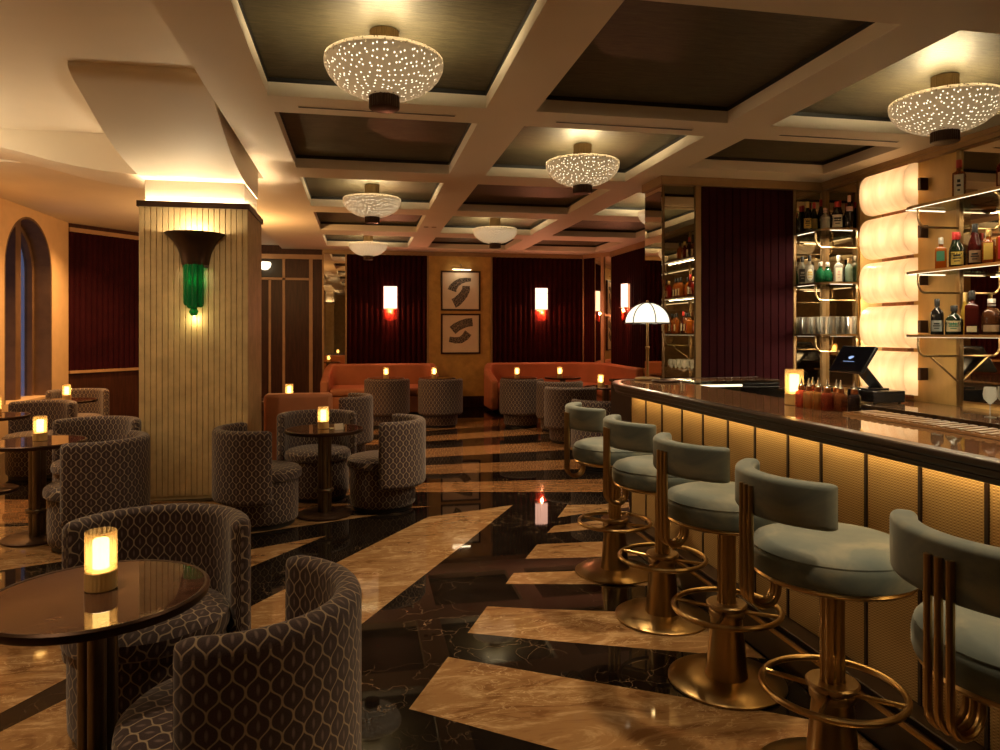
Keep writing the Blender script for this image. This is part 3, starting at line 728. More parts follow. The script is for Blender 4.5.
for i, (x, y, r, lb) in enumerate(((-.16, 5.46, .5, 'small white folded card beside the lamp on the middle table'), (-.19, 5.53, .1, 'pale green square card lying by the lamp on the middle table'))):
    b = MB()
    if i == 0: b.extrude([(-.035, -.012, 0), (.035, -.012, 0), (.035, 0, .045), (-.035, 0, .045)], (0, .0012, 0)); b.extrude([(-.035, .012, 0), (.035, .012, 0), (.035, .001, .045), (-.035, .001, .045)], (0, .0012, 0))
    else: b.box(-.04, .04, -.04, .04, 0, .003)
    o = b.build('card', [M['paper_w'], plain('sage_card', (.4, .42, .28), .6)][i], smooth=0); o.location = (x, y, .6515); o.rotation_euler = (0, 0, r); tag(o, lb, 'card')

# banquettes
def banquette(name, label, plan_back, depth, zb=.82, loc=(0, 0, 0), seat_z=.44):
    t = thing(name, label, 'banquette', loc); return t
t = thing('banquette', 'burnt orange velvet banquette between the tall mirror and the gold panel', 'banquette', (.35, 12.3, 0))
b = MB()
# back with swept ends
def backprof(mb, pts, z0, z1, thick, ends=None):
    P = [Vector((x, y)) for x, y in pts]; n = len(P); L0, L1 = [], []
    for i in range(n):
        d = (P[min(i+1, n-1)]-P[max(i-1, 0)]).normalized(); nn = Vector((-d.y, d.x)); L0.append(P[i]); L1.append(P[i]+nn*thick)
    zz = ends or [z1]*n
    b0 = len(mb.v)
    for i in range(n):
        mb.v += [(L0[i].x, L0[i].y, z0), (L1[i].x, L1[i].y, z0), (L1[i].x, L1[i].y, zz[i]), (L0[i].x, L0[i].y, zz[i])]
    for i in range(n-1):
        for j in range(4): j2 = (j+1) % 4; mb.face([b0+4*i+j, b0+4*(i+1)+j, b0+4*(i+1)+j2, b0+4*i+j2])
    mb.face([b0+j for j in range(4)]); mb.face([b0+4*(n-1)+j for j in reversed(range(4))])
def arcpts(cx, cy, r, a0, a1, k=8): return [(cx+r*math.cos(math.radians(a0+(a1-a0)*i/k)), cy+r*math.sin(math.radians(a0+(a1-a0)*i/k))) for i in range(k+1)]
# first banquette: local origin (.35,12.3)
pts = [(-.98, -.62)]+arcpts(-.72, .30, .26, 180, 90)+arcpts(.73, .30, .26, 90, 0)+[(.99, -.35)]
ends = [.60]+[.70+.12*min(1, i/4) for i in range(9)]+[.82]*5+[.82, .80, .76, .70]+[.52]
b = MB(); backprof(b, list(reversed(pts)), .05, .82, .13, list(reversed(ends))); b.build('backrest', M['orange'], t, bevel=.035, segs=3)
b = MB(); b.box(-.83, .84, -.55, .42, .06, .33); b.build('base', M['orange'], t, bevel=.02)
b = MB(); b.box(-.845, .855, -.57, .42, .335, .46); b.build('seat', M['orange'], t, bevel=.05, segs=4)
b = MB(); b.box(-.80, .80, -.50, .40, 0, .06); b.build('plinth', M['black'], t)
# long corner banquette along the back and side walls
t = thing('corner_banquette', 'long burnt orange velvet banquette turning the far corner beside the bar', 'banquette', (3.15, 12.15, 0))
pts = [(-.98, -.30)]+arcpts(-.72, .42, .26, 180, 90)+arcpts(.58, -.02, .70, 90, 0)+[(1.28, -1.45)]
ends = [.55]+[.70, .74, .78, .80, .82]+[.82]*4+[.82]*9+[.80]
b = MB(); backprof(b, list(reversed(pts)), .05, .82, .13, list(reversed(ends))); b.build('backrest', M['orange'], t, bevel=.035, segs=3)
b = MB(); b.prism([(-.84, -.35), (.62, -.35), (.62, -1.42), (1.15, -1.42), (1.15, -.05), (.9, .45), (.5, .56), (-.84, .56)], .06, .33); b.build('base', M['orange'], t, bevel=.02)
b = MB(); b.prism([(-.855, -.37), (.60, -.37), (.60, -1.44), (1.16, -1.44), (1.16, -.05), (.9, .45), (.5, .56), (-.855, .56)], .335, .46); b.build('seat', M['orange'], t, bevel=.05, segs=4)
b = MB(); b.prism([(-.80, -.30), (.67, -.30), (.67, -1.38), (1.1, -1.38), (1.1, -.05), (.5, .5), (-.80, .5)], 0, .06); b.build('plinth', M['black'], t)
# low booth seat behind the column, back towards the room
t = thing('booth_seat', 'low burnt orange booth seen from behind, running out from the column', 'banquette', (-.58, 7.2, 0))
b = MB(); b.box(-.33, .31, -.085, .06, .05, .785); b.build('backrest', M['orange'], t, bevel=.04, segs=4)
b = MB(); b.box(-.32, .30, .065, .40, .06, .45); b.build('seat', M['orange'], t, bevel=.04, segs=3)
b = MB(); b.box(-.29, .27, -.05, .36, 0, .06); b.build('plinth', M['black'], t)

# ================================================================== BAR STOOLS
def make_stool(label, loc, rz):
    t = thing('bar_stool', label, 'bar stool', loc, rz, 'velvet bar stools along the bar')
    b = MB(); b.lathe([(.0, 0), (.219, 0), (.226, .004), (.226, .010), (.216, .016), (.11, .030), (.0, .030)], 64); b.build('base', M['brass'], t)
    b = MB(); b.lathe([(.084, .026), (.078, .05), (.059, .262), (.061, .268)], 40); b.build('pedestal', M['brass'], t)
    b = MB(); b.lathe([(.04, .262), (.066, .262), (.068, .268), (.068, .284), (.066, .288), (.063, .290), (.063, .298), (.078, .300), (.078, .309), (.073, .314), (.04, .314)], 40); b.build('collar', M['brass_dk'], t)
    b = MB(); b.lathe([(.034, .31), (.034, .636)], 72, lobes=12, lobe_amp=.05); b.build('column', M['brass'], t)
    b = MB(); b.tube([(.204*math.cos(2*PI*i/56), .204*math.sin(2*PI*i/56), .29) for i in range(56)], .0105, 10, closed=True); b.build('foot_ring', M['brass'], t)
    for k in range(4):
        a = PI/4+k*PI/2; b = MB(); b.tube([(.06*math.cos(a), .06*math.sin(a), .285), (.200*math.cos(a), .200*math.sin(a), .29)], .008, 8); b.build('spoke', M['brass'], t)
    b = MB(); b.lathe([(.0, .634), (.215, .634), (.229, .640), (.233, .646), (.229, .653), (.0, .653)], 64); b.build('seat_ring', M['brass'], t)
    b = MB(); b.lathe([(.0, .652), (.225, .652), (.237, .658), (.241, .672), (.2415, .70), (.239, .716), (.2345, .722), (.2355, .727), (.226, .739), (.195, .751), (.13, .760), (.06, .763), (.0, .7635)], 64)
    b.build('seat', M['velvet'], t)
    b = MB(); b.arcpad(.226, .284, .835, .962, PI, math.radians(58), 36, rc=.016, endr=.035, drop=.10); b.build('backrest', M['velvet'], t)
    for k in (-1, 0, 1):
        a = PI+k*.089; ca, sa = math.cos(a), math.sin(a); P = []
        R1 = .287
        P.append((R1*ca, R1*sa, .925)); P.append((R1*ca, R1*sa, .61))
        for i in range(1, 10):
            th = PI*i/9; rr = R1-.048+.048*math.cos(th); P.append((rr*ca, rr*sa, .61-.048*math.sin(th)))
        P.append(((R1-.096)*ca, (R1-.096)*sa, .64))
        b = MB(); b.tube(P, .0086, 10); b.build('back_tube', M['brass'], t)
    return t
st0 = make_stool('velvet bar stool cut off by the frame edge, first along the bar', (1.432, 1.28, 0), math.radians(7))
for lb, y, a in (('velvet bar stool with its whole round seat in view, second along the bar', 1.95, -1), ('velvet bar stool in the middle of the row of five', 2.595, 6), ('velvet bar stool fourth along the bar, counted from the frame edge', 3.24, 2), ('velvet bar stool standing furthest down the bar, by the rounded corner', 3.90, 1)):
    copy_tree(st0, (1.42 if y < 2.7 else 1.435, y, 0), math.radians(a), lb)

# ================================================================== BAR
BZ = 1.041
bar = thing('bar_counter', 'long bar with dark ribbed edge, stone top and glowing woven brass front', 'bar', (1.62, 1.8, 0))
bx, by = 1.62, 1.8
def rel(poly): return [(x-bx, y-by) for x, y in poly]
top = [(1.645, -.6), (1.645, 4.42)]+[(1.645+.16*(1-math.cos(math.radians(a))), 4.70+.16*math.sin(math.radians(a))-.0) for a in (0, 20, 40, 60, 80)]+[(1.82, 4.89), (2.95, 4.93), (2.95, 4.63), (2.13, 4.60), (2.13, -.6)]
top = [(1.675, -.6), (1.675, 4.33), (1.695, 4.46), (1.73, 4.60), (1.79, 4.72), (1.87, 4.80), (2.95, 4.90), (2.95, 4.63), (2.13, 4.60), (2.13, -.6)]
b = MB(); b.prism(rel(top), BZ-.02, BZ); b.build('stone_top', M['bartop'], bar, bevel=.003)
OUT = [(1.645, -.6), (1.645, 4.34), (1.665, 4.475), (1.703, 4.615), (1.768, 4.742), (1.858, 4.83), (2.95, 4.93)]
INN = [(1.6755, -.6), (1.6755, 4.33), (1.6955, 4.46), (1.7305, 4.60), (1.7905, 4.72), (1.8705, 4.80), (2.95, 4.9005)]
def shift(P, d):
    o = []
    for i in range(len(P)):
        a, c = Vector(P[max(i-1, 0)]), Vector(P[min(i+1, len(P)-1)]); t_ = (c-a).normalized(); o.append((P[i][0]-t_.y*d, P[i][1]+t_.x*d))
    return o
for z0, z1, off in ((BZ-.066, BZ-.046, .004), (BZ-.046, BZ-.0225, .012), (BZ-.0225, BZ+.0012, .022)):
    b = MB()
    if z1 <= BZ-.02: b.prism(rel(shift(OUT, off)+[(2.95, 4.63), (2.13, 4.60), (2.13, -.6)]), z0, z1)
    else:
        b0 = len(b.v)
        for (ox, oy), (ix, iy) in zip(shift(OUT, off), INN): b.v += [(ox-bx, oy-by, z0), (ox-bx, oy-by, z1), (ix-bx, iy-by, z1), (ix-bx, iy-by, z0)]
        for i in range(6):
            for j in range(4): j2 = (j+1) % 4; b.face([b0+4*i+j, b0+4*i+4+j, b0+4*i+4+j2, b0+4*i+j2])
        b.face([b0, b0+1, b0+2, b0+3]); b.face([b0+24, b0+25, b0+26, b0+27])
    b.build('edge_moulding', M['baredge'], bar, bevel=.006)
b = MB(); b.prism(rel([(1.835, -.6), (1.835, 4.60), (1.90, 4.70), (2.95, 4.76), (2.95, 4.66), (2.10, 4.58), (2.10, -.6)]), .14, BZ-.066); b.build('carcass', M['baredge'], bar)
ys = [4.8, 4.60, 4.34, 4.091, 3.814, 3.559, 3.293, 3.043, 2.781, 2.555, 2.297, 2.041, 1.785, 1.53, 1.275, 1.02, .765, .51]
for i in range(1, len(ys)-1):
    b = MB(); b.box(1.81-bx, 1.833-bx, ys[i+1]+.007-by, ys[i]-.007-by, .15, BZ-.07); o = b.build('woven_panel', M['woven'], bar, bevel=.004)
b = MB()
for y in ys[1:]: b.box(1.806-bx, 1.834-bx, y-.006-by, y+.006-by, .15, BZ-.07)
b.box(1.805-bx, 1.84-bx, 4.595-by, 4.625-by, .14, BZ-.066)
b.build('divider', M['baredge'], bar)
b = MB(); b.box(1.69-bx, 1.86-bx, -.6-by, 4.60-by, 0, .125); b.box(1.725-bx, 1.86-bx, -.6-by, 4.59-by, .125, .15); b.build('kick_plinth', M['baredge'], bar, bevel=.004)
b = MB(); b.box(1.687-bx, 1.70-bx, -.6-by, 4.60-by, .125, .137); part_label(b.build('nosing', M['brass'], bar), 'brass nosing on the foot ledge')
b = MB(); b.box(1.765-bx, 1.79-bx, -.5-by, 4.55-by, BZ-.0745, BZ-.068); part_label(b.build('light_strip', M['barled'], bar), 'warm light strip under the overhang')
b = MB(); b.box(1.955, 2.115, -.5, 2.62, 0, .008)
for k in range(77):
    y = -.48+k*.040
    b.extrude([(1.962, y, .008), (1.962, y+.022, .008), (2.108, y+.057, .008), (2.108, y+.035, .008)], (0, 0, .005))
o = b.build('bar_mat', plain('ribbed_bronze_mat', (.32, .20, .10), .35, .6), smooth=0); o.location = (0, 0, BZ+.0012); tag(o, 'long ribbed drip mat along the inner edge of the bar top', 'bar mat')

# back counter
bc = thing('back_counter', 'low counter along the mirrored wall behind the bar', 'counter', (4.16, 2.4, 0))
b = MB(); b.box(3.83-4.16, 4.474-4.16, -.6-2.4, 6.22-2.4, .79, .817); b.build('stone_top', M['bartop'], bc, bevel=.004)
b = MB(); b.box(3.87-4.16, 4.48-4.16, -.6-2.4, 6.22-2.4, 0, .79); b.build('carcass', M['baredge'], bc)
b = MB()
for k in range(9): b.box(3.858-4.16, 3.872-4.16, -.45+k*.72-2.4, .23+k*.72-2.4, .08, .77)
b.build('door', M['wood'], bc, bevel=.004)
ct = thing('end_cabinet', 'glass-topped lit cabinet inside the return of the bar', 'cabinet', (2.75, 5.35, 0))
b = MB(); b.box(-.5, .9, -.38, .86, 0, .93); b.build('carcass', M['baredge'], ct)
b = MB(); b.box(-.52, .92, -.40, .86, .93, .952); b.build('stone_top', M['bartop'], ct, bevel=.003)
sh = thing('lit_glass_shelf', 'glass ledge with a bright light line inside the bar return', 'shelf', (2.25, 4.48, 1.03))
b = MB(); b.box(-.05, .27, -.10, .098, 0, .01); b.build('glass', M['shelfglass'], sh)
b = MB(); b.box(-.04, .26, -.104, -.092, -.014, -.001); part_label(b.build('light_strip', M['shelfled'], sh), 'bright light line')
b = MB(); b.box(-.04, -.025, -.08, .10, -.05, 0); b.box(.245, .26, -.08, .10, -.05, 0); b.build('bracket', M['brass_dk'], sh)

# ---- dome lamp, tray and bitters on the bar
t = thing('dome_lamp', 'lit white dome lamp with black ribs on the far corner of the bar', 'lamp', (1.99, 4.745, BZ+.0015))
b = MB(); b.lathe([(.0, 0), (.085, 0), (.09, .006), (.088, .014), (.03, .022), (.0, .022)], 40); b.build('base', M['brass_dk'], t)
b = MB(); b.lathe([(.011, .02), (.011, .22), (.015, .222), (.015, .235), (.0095, .237), (.0095, .41)], 20); b.build('pole', M['brass'], t)
b = MB(); R0 = .153
pr = [(R0*math.cos(a), .40+.142*math.sin(a)) for a in [PI/2*i/12 for i in range(13)]]
b.lathe(pr, 48, cap=False); d_ = b.build('lamp_shade', M['dome'], t)
for k in range(6):
    a = 2*PI*k/6+.5; b = MB(); b.tube([(r*1.012*math.cos(a), r*1.012*math.sin(a), z+.0015) for r, z in pr[:-1]]+[(0, 0, .5445)], .0038, 6); b.build('rib', M['black'], t)
b = MB(); b.tube([(R0*1.012*math.cos(2*PI*i/48), R0*1.012*math.sin(2*PI*i/48), .40) for i in range(48)], .0042, 6, closed=True); part_label(b.build('shade_rim', M['black'], t), 'thin black rim')
b = MB(); b.lathe([(.0, .542), (.010, .544), (.008, .560), (.0, .564)], 16); b.build('finial', M['brass_dk'], t)
lamp('dome_light', 'POINT', (0, 0, .37), 5, CREAM, .05, t)
t = thing('tray', 'round dark tray lying beside the dome lamp', 'tray', (2.03, 4.52, BZ+.0005))
b = MB(); b.lathe([(.0, 0), (.092, 0), (.098, .012), (.094, .013), (.088, .004), (.0, .004)], 40); b.build('dish', M['bronze'], t)

BT = {}
def liquid(key, col, tr=.4):
    if key not in BT: BT[key] = bottle_glass('liquid_'+key, col, .15 if max(col) < .05 else .6)
    return BT[key]
def flat(key, col, rough=.5, metal=0.0):
    k = 'flat_'+key
    if k not in BT: BT[k] = plain('print_'+key, col, rough, metal, var=.06, vscale=30)
    return BT[k]
LQ = {'amber': (.42, .115, .015), 'orange': (.55, .16, .02), 'black': (.012, .010, .010), 'dkgreen': (.010, .018, .008), 'red': (.34, .02, .012), 'darkred': (.10, .014, .010),
      'clear': (.62, .60, .52), 'green': (.02, .20, .08), 'paleaqua': (.42, .56, .46), 'brown': (.15, .05, .018), 'yellow': (.60, .38, .06), 'olive': (.14, .14, .05)}
PC = {'white': (.72, .66, .52), 'cream': (.66, .55, .34), 'yellow': (.66, .46, .09), 'red': (.48, .03, .025), 'black': (.015, .014, .014), 'green': (.05, .22, .13), 'gold': (.62, .42, .14), 'orange': (.62, .20, .05), 'pink': (.62, .38, .32), 'silver': (.55, .52, .46), 'tan': (.35, .22, .12), 'grey': (.32, .33, .30)}
SHAPES = {   # body and neck outline as (radius share, height share), shoulder included
 'round':  [(.0, 0), (.92, 0), (1, .03), (1, .58), (.93, .65), (.55, .72), (.36, .76), (.33, .80), (.33, .93), (.38, .935), (.38, .96), (.0, .96)],
 'squat':  [(.0, 0), (.93, 0), (1, .03), (1.02, .42), (.95, .54), (.60, .66), (.34, .72), (.31, .78), (.31, .92), (.36, .925), (.36, .95), (.0, .95)],
 'slope':  [(.0, 0), (.92, 0), (1, .03), (1, .48), (.86, .58), (.50, .72), (.36, .82), (.34, .93), (.38, .935), (.38, .96), (.0, .96)],
 'square': [(.0, 0), (.96, 0), (1, .02), (1, .60), (.96, .66), (.50, .71), (.36, .74), (.34, .78), (.34, .92), (.40, .925), (.40, .95), (.0, .95)],
 'globe':  [(.0, 0), (.60, 0), (.82, .06), (.98, .20), (1, .32), (.92, .48), (.70, .60), (.40, .68), (.32, .72), (.32, .88), (.40, .885), (.40, .92), (.0, .92)],
 'decanter': [(.0, 0), (.90, 0), (1, .05), (1.02, .50), (.94, .62), (.64, .70), (.34, .75), (.32, .84), (.44, .85), (.44, .88), (.0, .88)]}
def bottle(label, loc, h, r, shape, liq, cap, lab=None, labz=(.14, .46), lab_r=None, mark=None, rz=0, group='bottles on the bar shelves', wide=1.0, capz=.80, oval=None):
    t = thing('bottle', label, 'bottle', (loc[0], loc[1], loc[2]+.001), rz, group); pr = [(a*r, z*h) for a, z in SHAPES[shape]]
    n = 24
    def shp(mb):   # square bottles get four flat sides
        if shape in ('square',):
            for i, (x, y, z) in enumerate(mb.v):
                rr = math.hypot(x, y)
                if rr > .45*r:
                    m = max(abs(x), abs(y)); f = min(1.0, .90*rr/m if m else 1); k = rr/r
                    sx = max(-k*.86*r, min(k*.86*r, x*1.25)); sy = max(-k*.86*r, min(k*.86*r, y*1.25)); mb.v[i] = (sx, sy, z)
        if wide != 1.0: mb.v = [(x, y*wide, z) for x, y, z in mb.v]
        return mb
    b = shp(MB().lathe(pr, n if shape != 'square' else 32)); b.build('glass_body', liquid(liq, LQ[liq]), t, smooth=50)
    b = MB(); b.lathe([(.0, capz*h), (.40*r, capz*h), (.42*r, capz*h+.002), (.42*r, .985*h), (.38*r, h), (.0, h)], 16); b.build('cap', flat(cap, PC[cap], .35), t)
    if lab:
        a0, a1 = PI-.9, PI+.9
        b = MB(); rr = r*(1.015 if shape != 'square' else .875)
        if shape == 'square': b.box(-rr-.001, -rr+.001, -.62*r*wide, .62*r*wide, labz[0]*h, labz[1]*h)
        elif oval:
            zc, hz = (labz[0]+labz[1])/2*h, (labz[1]-labz[0])/2*h
            b.grid(lambda u, v: ((rr+.0012)*math.cos(PI+(u*2-1)*.75*math.sqrt(max(0, 1-(2*v-1)**2))), (rr+.0012)*math.sin(PI+(u*2-1)*.75*math.sqrt(max(0, 1-(2*v-1)**2)))*wide, zc+hz*(2*v-1)), 8, 12)
        else: b.grid(lambda u, v: (rr*math.cos(a0+(a1-a0)*u), rr*math.sin(a0+(a1-a0)*u)*wide, (labz[0]+(labz[1]-labz[0])*v)*h), 10, 1)
        p = b.build('paper_label', flat(lab, PC[lab]), t)
        if mark:
            b = MB(); q = rr+.0016
            for zf, hw, hh in ((.70, .42, .07), (.50, .55, .05), (.28, .35, .04)):
                zc = (labz[0]+(labz[1]-labz[0])*zf)*h; hh *= (labz[1]-labz[0])*h
                if shape == 'square': b.box(-rr-.0022, -rr-.0012, -.5*r*hw*wide, .5*r*hw*wide, zc-hh, zc+hh)
                else: b.grid(lambda u, v: (q*math.cos(PI+(u*2-1)*hw), q*math.sin(PI+(u*2-1)*hw)*wide, zc+hh*(2*v-1)), 6, 1)
            b.build('print', flat(mark, PC[mark]), p)
    return t

LQ.update({'b_black': (.03, .02, .02), 'b_brown': (.36, .13, .05), 'b_darkred': (.40, .09, .045), 'b_amber': (.55, .27, .08), 'b_orange': (.62, .36, .13), 'b_red': (.62, .15, .10)})
# bitters: small square flasks with dropper tops, in two files along the bar
bit = [(2.045, 2.60, 'b_black', 'darkest, closest to the frame edge'), (2.02, 2.665, 'b_brown', 'dark brown, beside the near-black one'), (1.985, 2.715, 'b_darkred', 'deep red-brown, third along'), (2.045, 2.74, 'b_brown', 'brown, in the rear file'),
       (1.975, 2.775, 'b_amber', 'amber, in the front file'), (2.04, 2.81, 'b_amber', 'amber, in the rear file'), (1.965, 2.835, 'b_orange', 'pale orange, in the front file'), (2.035, 2.875, 'b_amber', 'tan, last of the rear file'),
       (1.96, 2.895, 'b_red', 'light red, next to the crimson one')]
for i, (x, y, lq, lb) in enumerate(bit):
    t = thing('bitters_bottle', 'small dasher bottle of bitters, '+lb, 'bottle', (x-.008, 2.655+(y-2.60)*.82, BZ), .25, 'bitters bottles by the bar lamp')
    b = MB(); b.lathe([(.0, 0), (.0225, 0), (.024, .003), (.024, .066), (.021, .072), (.012, .078), (.0105, .082), (.0105, .09), (.0, .09)], 32, lobes=8, lobe_amp=.05); b.build('flask', liquid(lq, LQ[lq]), t, smooth=30)
    b = MB(); b.lathe([(.0, .088), (.0125, .088), (.0125, .100), (.008, .104), (.0055, .112), (.0035, .122), (.002, .132), (.0, .134)], 16); b.build('dasher_top', M['steel'], t); b = MB(); b.lathe([(.0, .078), (.014, .078), (.0145, .081), (.0135, .096), (.0, .097)], 16); b.build('collar', M['copper'], t)
t = thing('bitters_bottle', 'small dasher bottle of crimson bitters, right beside the lamp on the bar', 'bottle', (2.036, 2.935, BZ), .25, 'bitters bottles by the bar lamp')
b = MB(); b.lathe([(.0, 0), (.0225, 0), (.024, .003), (.024, .066), (.021, .072), (.012, .078), (.0105, .082), (.0105, .09), (.0, .09)], 32, lobes=8, lobe_amp=.05); b.build('flask', liquid('crimson', (.70, .03, .04)), t, smooth=30)
b = MB(); b.lathe([(.0, .088), (.0125, .088), (.0125, .100), (.008, .104), (.0055, .112), (.0035, .122), (.002, .132), (.0, .134)], 16); b.build('dasher_top', M['steel'], t); b = MB(); b.lathe([(.0, .078), (.014, .078), (.0145, .081), (.0135, .096), (.0, .097)], 16); b.build('collar', M['copper'], t)

# till
t = thing('till', 'black touch-screen till tilted on its stand over a cash drawer', 'till', (4.08, 5.06, .817), math.radians(-88))
b = MB(); b.box(-.15, .15, -.15, .14, .008, .098); b.build('cash_drawer', M['blackgloss'], t, bevel=.005)
b = MB()
for x in (-.12, .12):
    for y in (-.12, .11): b.lathe([(.012, 0), (.012, .009)], 10, x, y)
b.build('foot', M['black'], t)
b = MB(); b.box(-.17, .03, -.11, .10, .098, .112)
b.extrude([(-.14, .085, .108), (-.14, .05, .108), (-.14, -.17, .33), (-.14, -.135, .35)], (.13, 0, 0)); b.build('stand', M['blackgloss'], t, bevel=.005)
nrm = Vector((0, -.188, .13)).normalized(); cen = Vector((-.075, -.17, .347)); uu = Vector((1, 0, 0)); vv = Vector((0, .13, .188)).normalized()
def on(x, y, off): return tuple(cen+uu*x+vv*y+nrm*off)
b = MB(); b.extrude([on(-.19, -.125, 0), on(.19, -.125, 0), on(.19, .125, 0), on(-.19, .125, 0)], tuple(-nrm*.03)); hdn = b.build('monitor', M['blackgloss'], t, bevel=.006)
b = MB(); b.extrude([on(-.175, -.11, .0002), on(.175, -.11, .0002), on(.175, .11, .0002), on(-.175, .11, .0002)], tuple(nrm*.0008)); b.build('screen', M['screen'], hdn)
b = MB(); ring = [on(-.01+.026*math.cos(2*PI*i/20)+.006*math.sin(4*PI*i/20), .010+.015*math.sin(2*PI*i/20)+.004*math.cos(2*PI*i/20), .0015) for i in range(20)]
b.extrude(ring, tuple(nrm*.0004))
for k in range(9): b.extrude([on(-.075+k*.0145, -.030, .0015), on(-.075+k*.0145+.009, -.030, .0015), on(-.075+k*.0145+.009, -.0255, .0015), on(-.075+k*.0145, -.0255, .0015)], tuple(nrm*.0004))
part_label(b.build('screen_logo', M['blue'], hdn, smooth=0), 'small blue-white logo with a line of tiny text')

# stacked lamps of lit onyx
for k, lb in enumerate(('topmost', 'second from the top', 'middle', 'second from the bottom', 'lowest')):
    zc = 2.573-.383*k
    t = thing('wall_lamp', lb+' of the five stacked glowing barrel-shaped stone lamps behind the bar', 'wall lamp', (XR, 5.27, zc), 0, 'stacked onyx wall lamps')
    pf = []
    for i in range(17):
        a = PI/2-PI*i/16; c_, s_ = math.cos(a), math.sin(a)
        pf.append((-.065-.135*abs(c_)**.8, .176*math.copysign(abs(s_)**.75, s_)))
    b = MB(); b.extrude([(x, -.26, z) for x, z in pf], (0, .52, 0)); b.build('stone_shade', M['onyx'], t, smooth=40)
    for y in (-.295, .265):
        b = MB(); b.box(-.075, -.001, y, y+.03, -.05, .05); b.build('bracket', M['bronze'], t, bevel=.003)
    for y in (-.17, 0, .17): lamp('onyx_light', 'POINT', (-.11, y, 0), ONYX, (1, .76, .48), .06, t)

# glass shelves with brass loops: along the side wall and across the inner corner
SZ = (2.33, 1.836, 1.357)
for k, z in enumerate(SZ):
    w_ = ('top', 'middle', 'bottom')[k]
    t = thing('glass_shelf', w_+' long glass shelf with brass edge on the mirrored wall behind the bar', 'shelf', (XR, 4.80, z), 0, 'glass bar shelves')
    b = MB(); b.prism([(-.012, 0), (-.33, 0), (-.375, -.03), (-.395, -.08), (-.395, -3.4), (-.012, -3.4)], -.012, 0); b.build('pane', M['shelfglass'], t)
    b = MB(); P = [(-.012, .004), (-.33, .004), (-.38, -.03), (-.40, -.08), (-.40, -3.4)]
    for i in range(len(P)-1): b.extrude([(P[i][0], P[i][1], -.016), (P[i+1][0], P[i+1][1], -.016), (P[i+1][0], P[i+1][1], .004), (P[i][0], P[i][1], .004)], (.006, -.003, 0))
    b.build('edge_rail', M['brass_dk'], t, smooth=0)
    b = MB(); b.box(-.386, -.380, -3.35, -.10, -.0175, -.0125); b.box(-.37, -.02, -.016, -.010, -.0175, -.0125); part_label(b.build('light_strip', M['shelfled'], t, smooth=0), 'light strip under the glass edge')
    lamp('shelf_light', 'AREA', (-.34, -.75, -.03), 2.2, (1, .80, .52), .03, t, None, size_y=1.3)
    for y in (-.14, -1.45, -2.75):
        P = [(-.375, y, -.016), (-.375, y, -.075)]+[(-.315-.06*math.cos(PI/2*i/6), y, -.075-.085*math.sin(PI/2*i/6)) for i in range(1, 7)]+[(-.01, y, -.16)]
        b = MB(); b.tube(P, .0085, 8); o = b.build('bracket_loop', M['brass_dk'], t)
        if k == 2: b = MB(); b.tube([(-.27, y, -.162), (-.02, y, -.36)], .008, 8); b.build('brace', M['brass_dk'], t)
    t = thing('corner_shelf', w_+' rounded glass shelf in the mirrored corner between pier and lamps', 'shelf', (XR, 6.25, z), 0, 'corner glass shelves')
    pl = [(-.015, -.46), (-.20, -.455), (-.28, -.425), (-.325, -.36), (-.345, -.27), (-.352, -.10), (-.352, -.006), (-.015, -.006)]
    b = MB(); b.prism(pl, -.012, 0); b.build('pane', M['shelfglass'], t)
    b = MB()
    for i in range(6):
        (x0, y0), (x1, y1) = pl[i], pl[i+1]; b.extrude([(x0, y0-.004, -.016), (x1, y1-.004, -.016), (x1, y1-.004, .004), (x0, y0-.004, .004)], (-.006, 0, 0))
    b.build('edge_rail', M['brass_dk'], t, smooth=0)
    b = MB(); b.box(-.26, -.03, -.413, -.407, -.0175, -.0125); b.box(-.332, -.326, -.28, -.02, -.0175, -.0125); part_label(b.build('light_strip', M['shelfled'], t, smooth=0), 'light strip under the glass edge')
    lamp('shelf_light', 'AREA', (-.20, -.40, -.03), 2.2, (1, .80, .52), .25, t, None, size_y=.02)
    P = [(-.335, -.30, -.014), (-.335, -.30, -.075)]+[(-.335+.07*(1-math.cos(PI/2*i/6)), -.30, -.075-.085*math.sin(PI/2*i/6)) for i in range(1, 7)]+[(-.012, -.30, -.16)]
    b = MB(); b.tube(P, .0085, 8); b.build('bracket_loop', M['brass_dk'], t)

# ---- bottles in view
z1, z2, z3 = SZ
RZ = .75
B = bottle
B('whisky bottle with white label and red cap, alone on the top shelf', (4.24, 4.415, z1), .29, .047, 'square', 'amber', 'red', 'white', (.08, .62), mark='black', rz=RZ)
B('red-brown bottle with red cap at the frame edge of the top shelf', (4.26, 4.065, z1), .27, .046, 'round', 'red', 'red', 'tan', rz=RZ)
B('amber bottle with green and white label, first on the middle shelf', (4.24, 4.580, z2), .245, .041, 'square', 'orange', 'silver', 'green', (.28, .58), rz=RZ)
B('dark green bottle with red cap standing behind the first ones of the middle shelf', (4.36, 4.585, z2), .29, .036, 'slope', 'dkgreen', 'red', rz=RZ)
B('squat dark bottle with yellow label and red cap on the middle shelf', (4.24, 4.430, z2), .265, .049, 'squat', 'dkgreen', 'red', 'yellow', (.10, .46), mark='black', rz=RZ)
B('tall dark brown bottle with clear neck and tan label on the middle shelf', (4.25, 4.290, z2), .305, .044, 'slope', 'darkred', 'black', 'tan', (.10, .38), mark='black', rz=RZ)
B('amber flask with a round yellow label on the middle shelf', (4.25, 4.180, z2), .25, .043, 'square', 'amber', 'gold', 'yellow', (.16, .62), rz=RZ)
B('orange-red bottle with red and cream label at the frame edge, middle shelf', (4.24, 4.055, z2), .27, .047, 'square', 'orange', 'black', 'red', (.12, .66), mark='cream', rz=RZ)
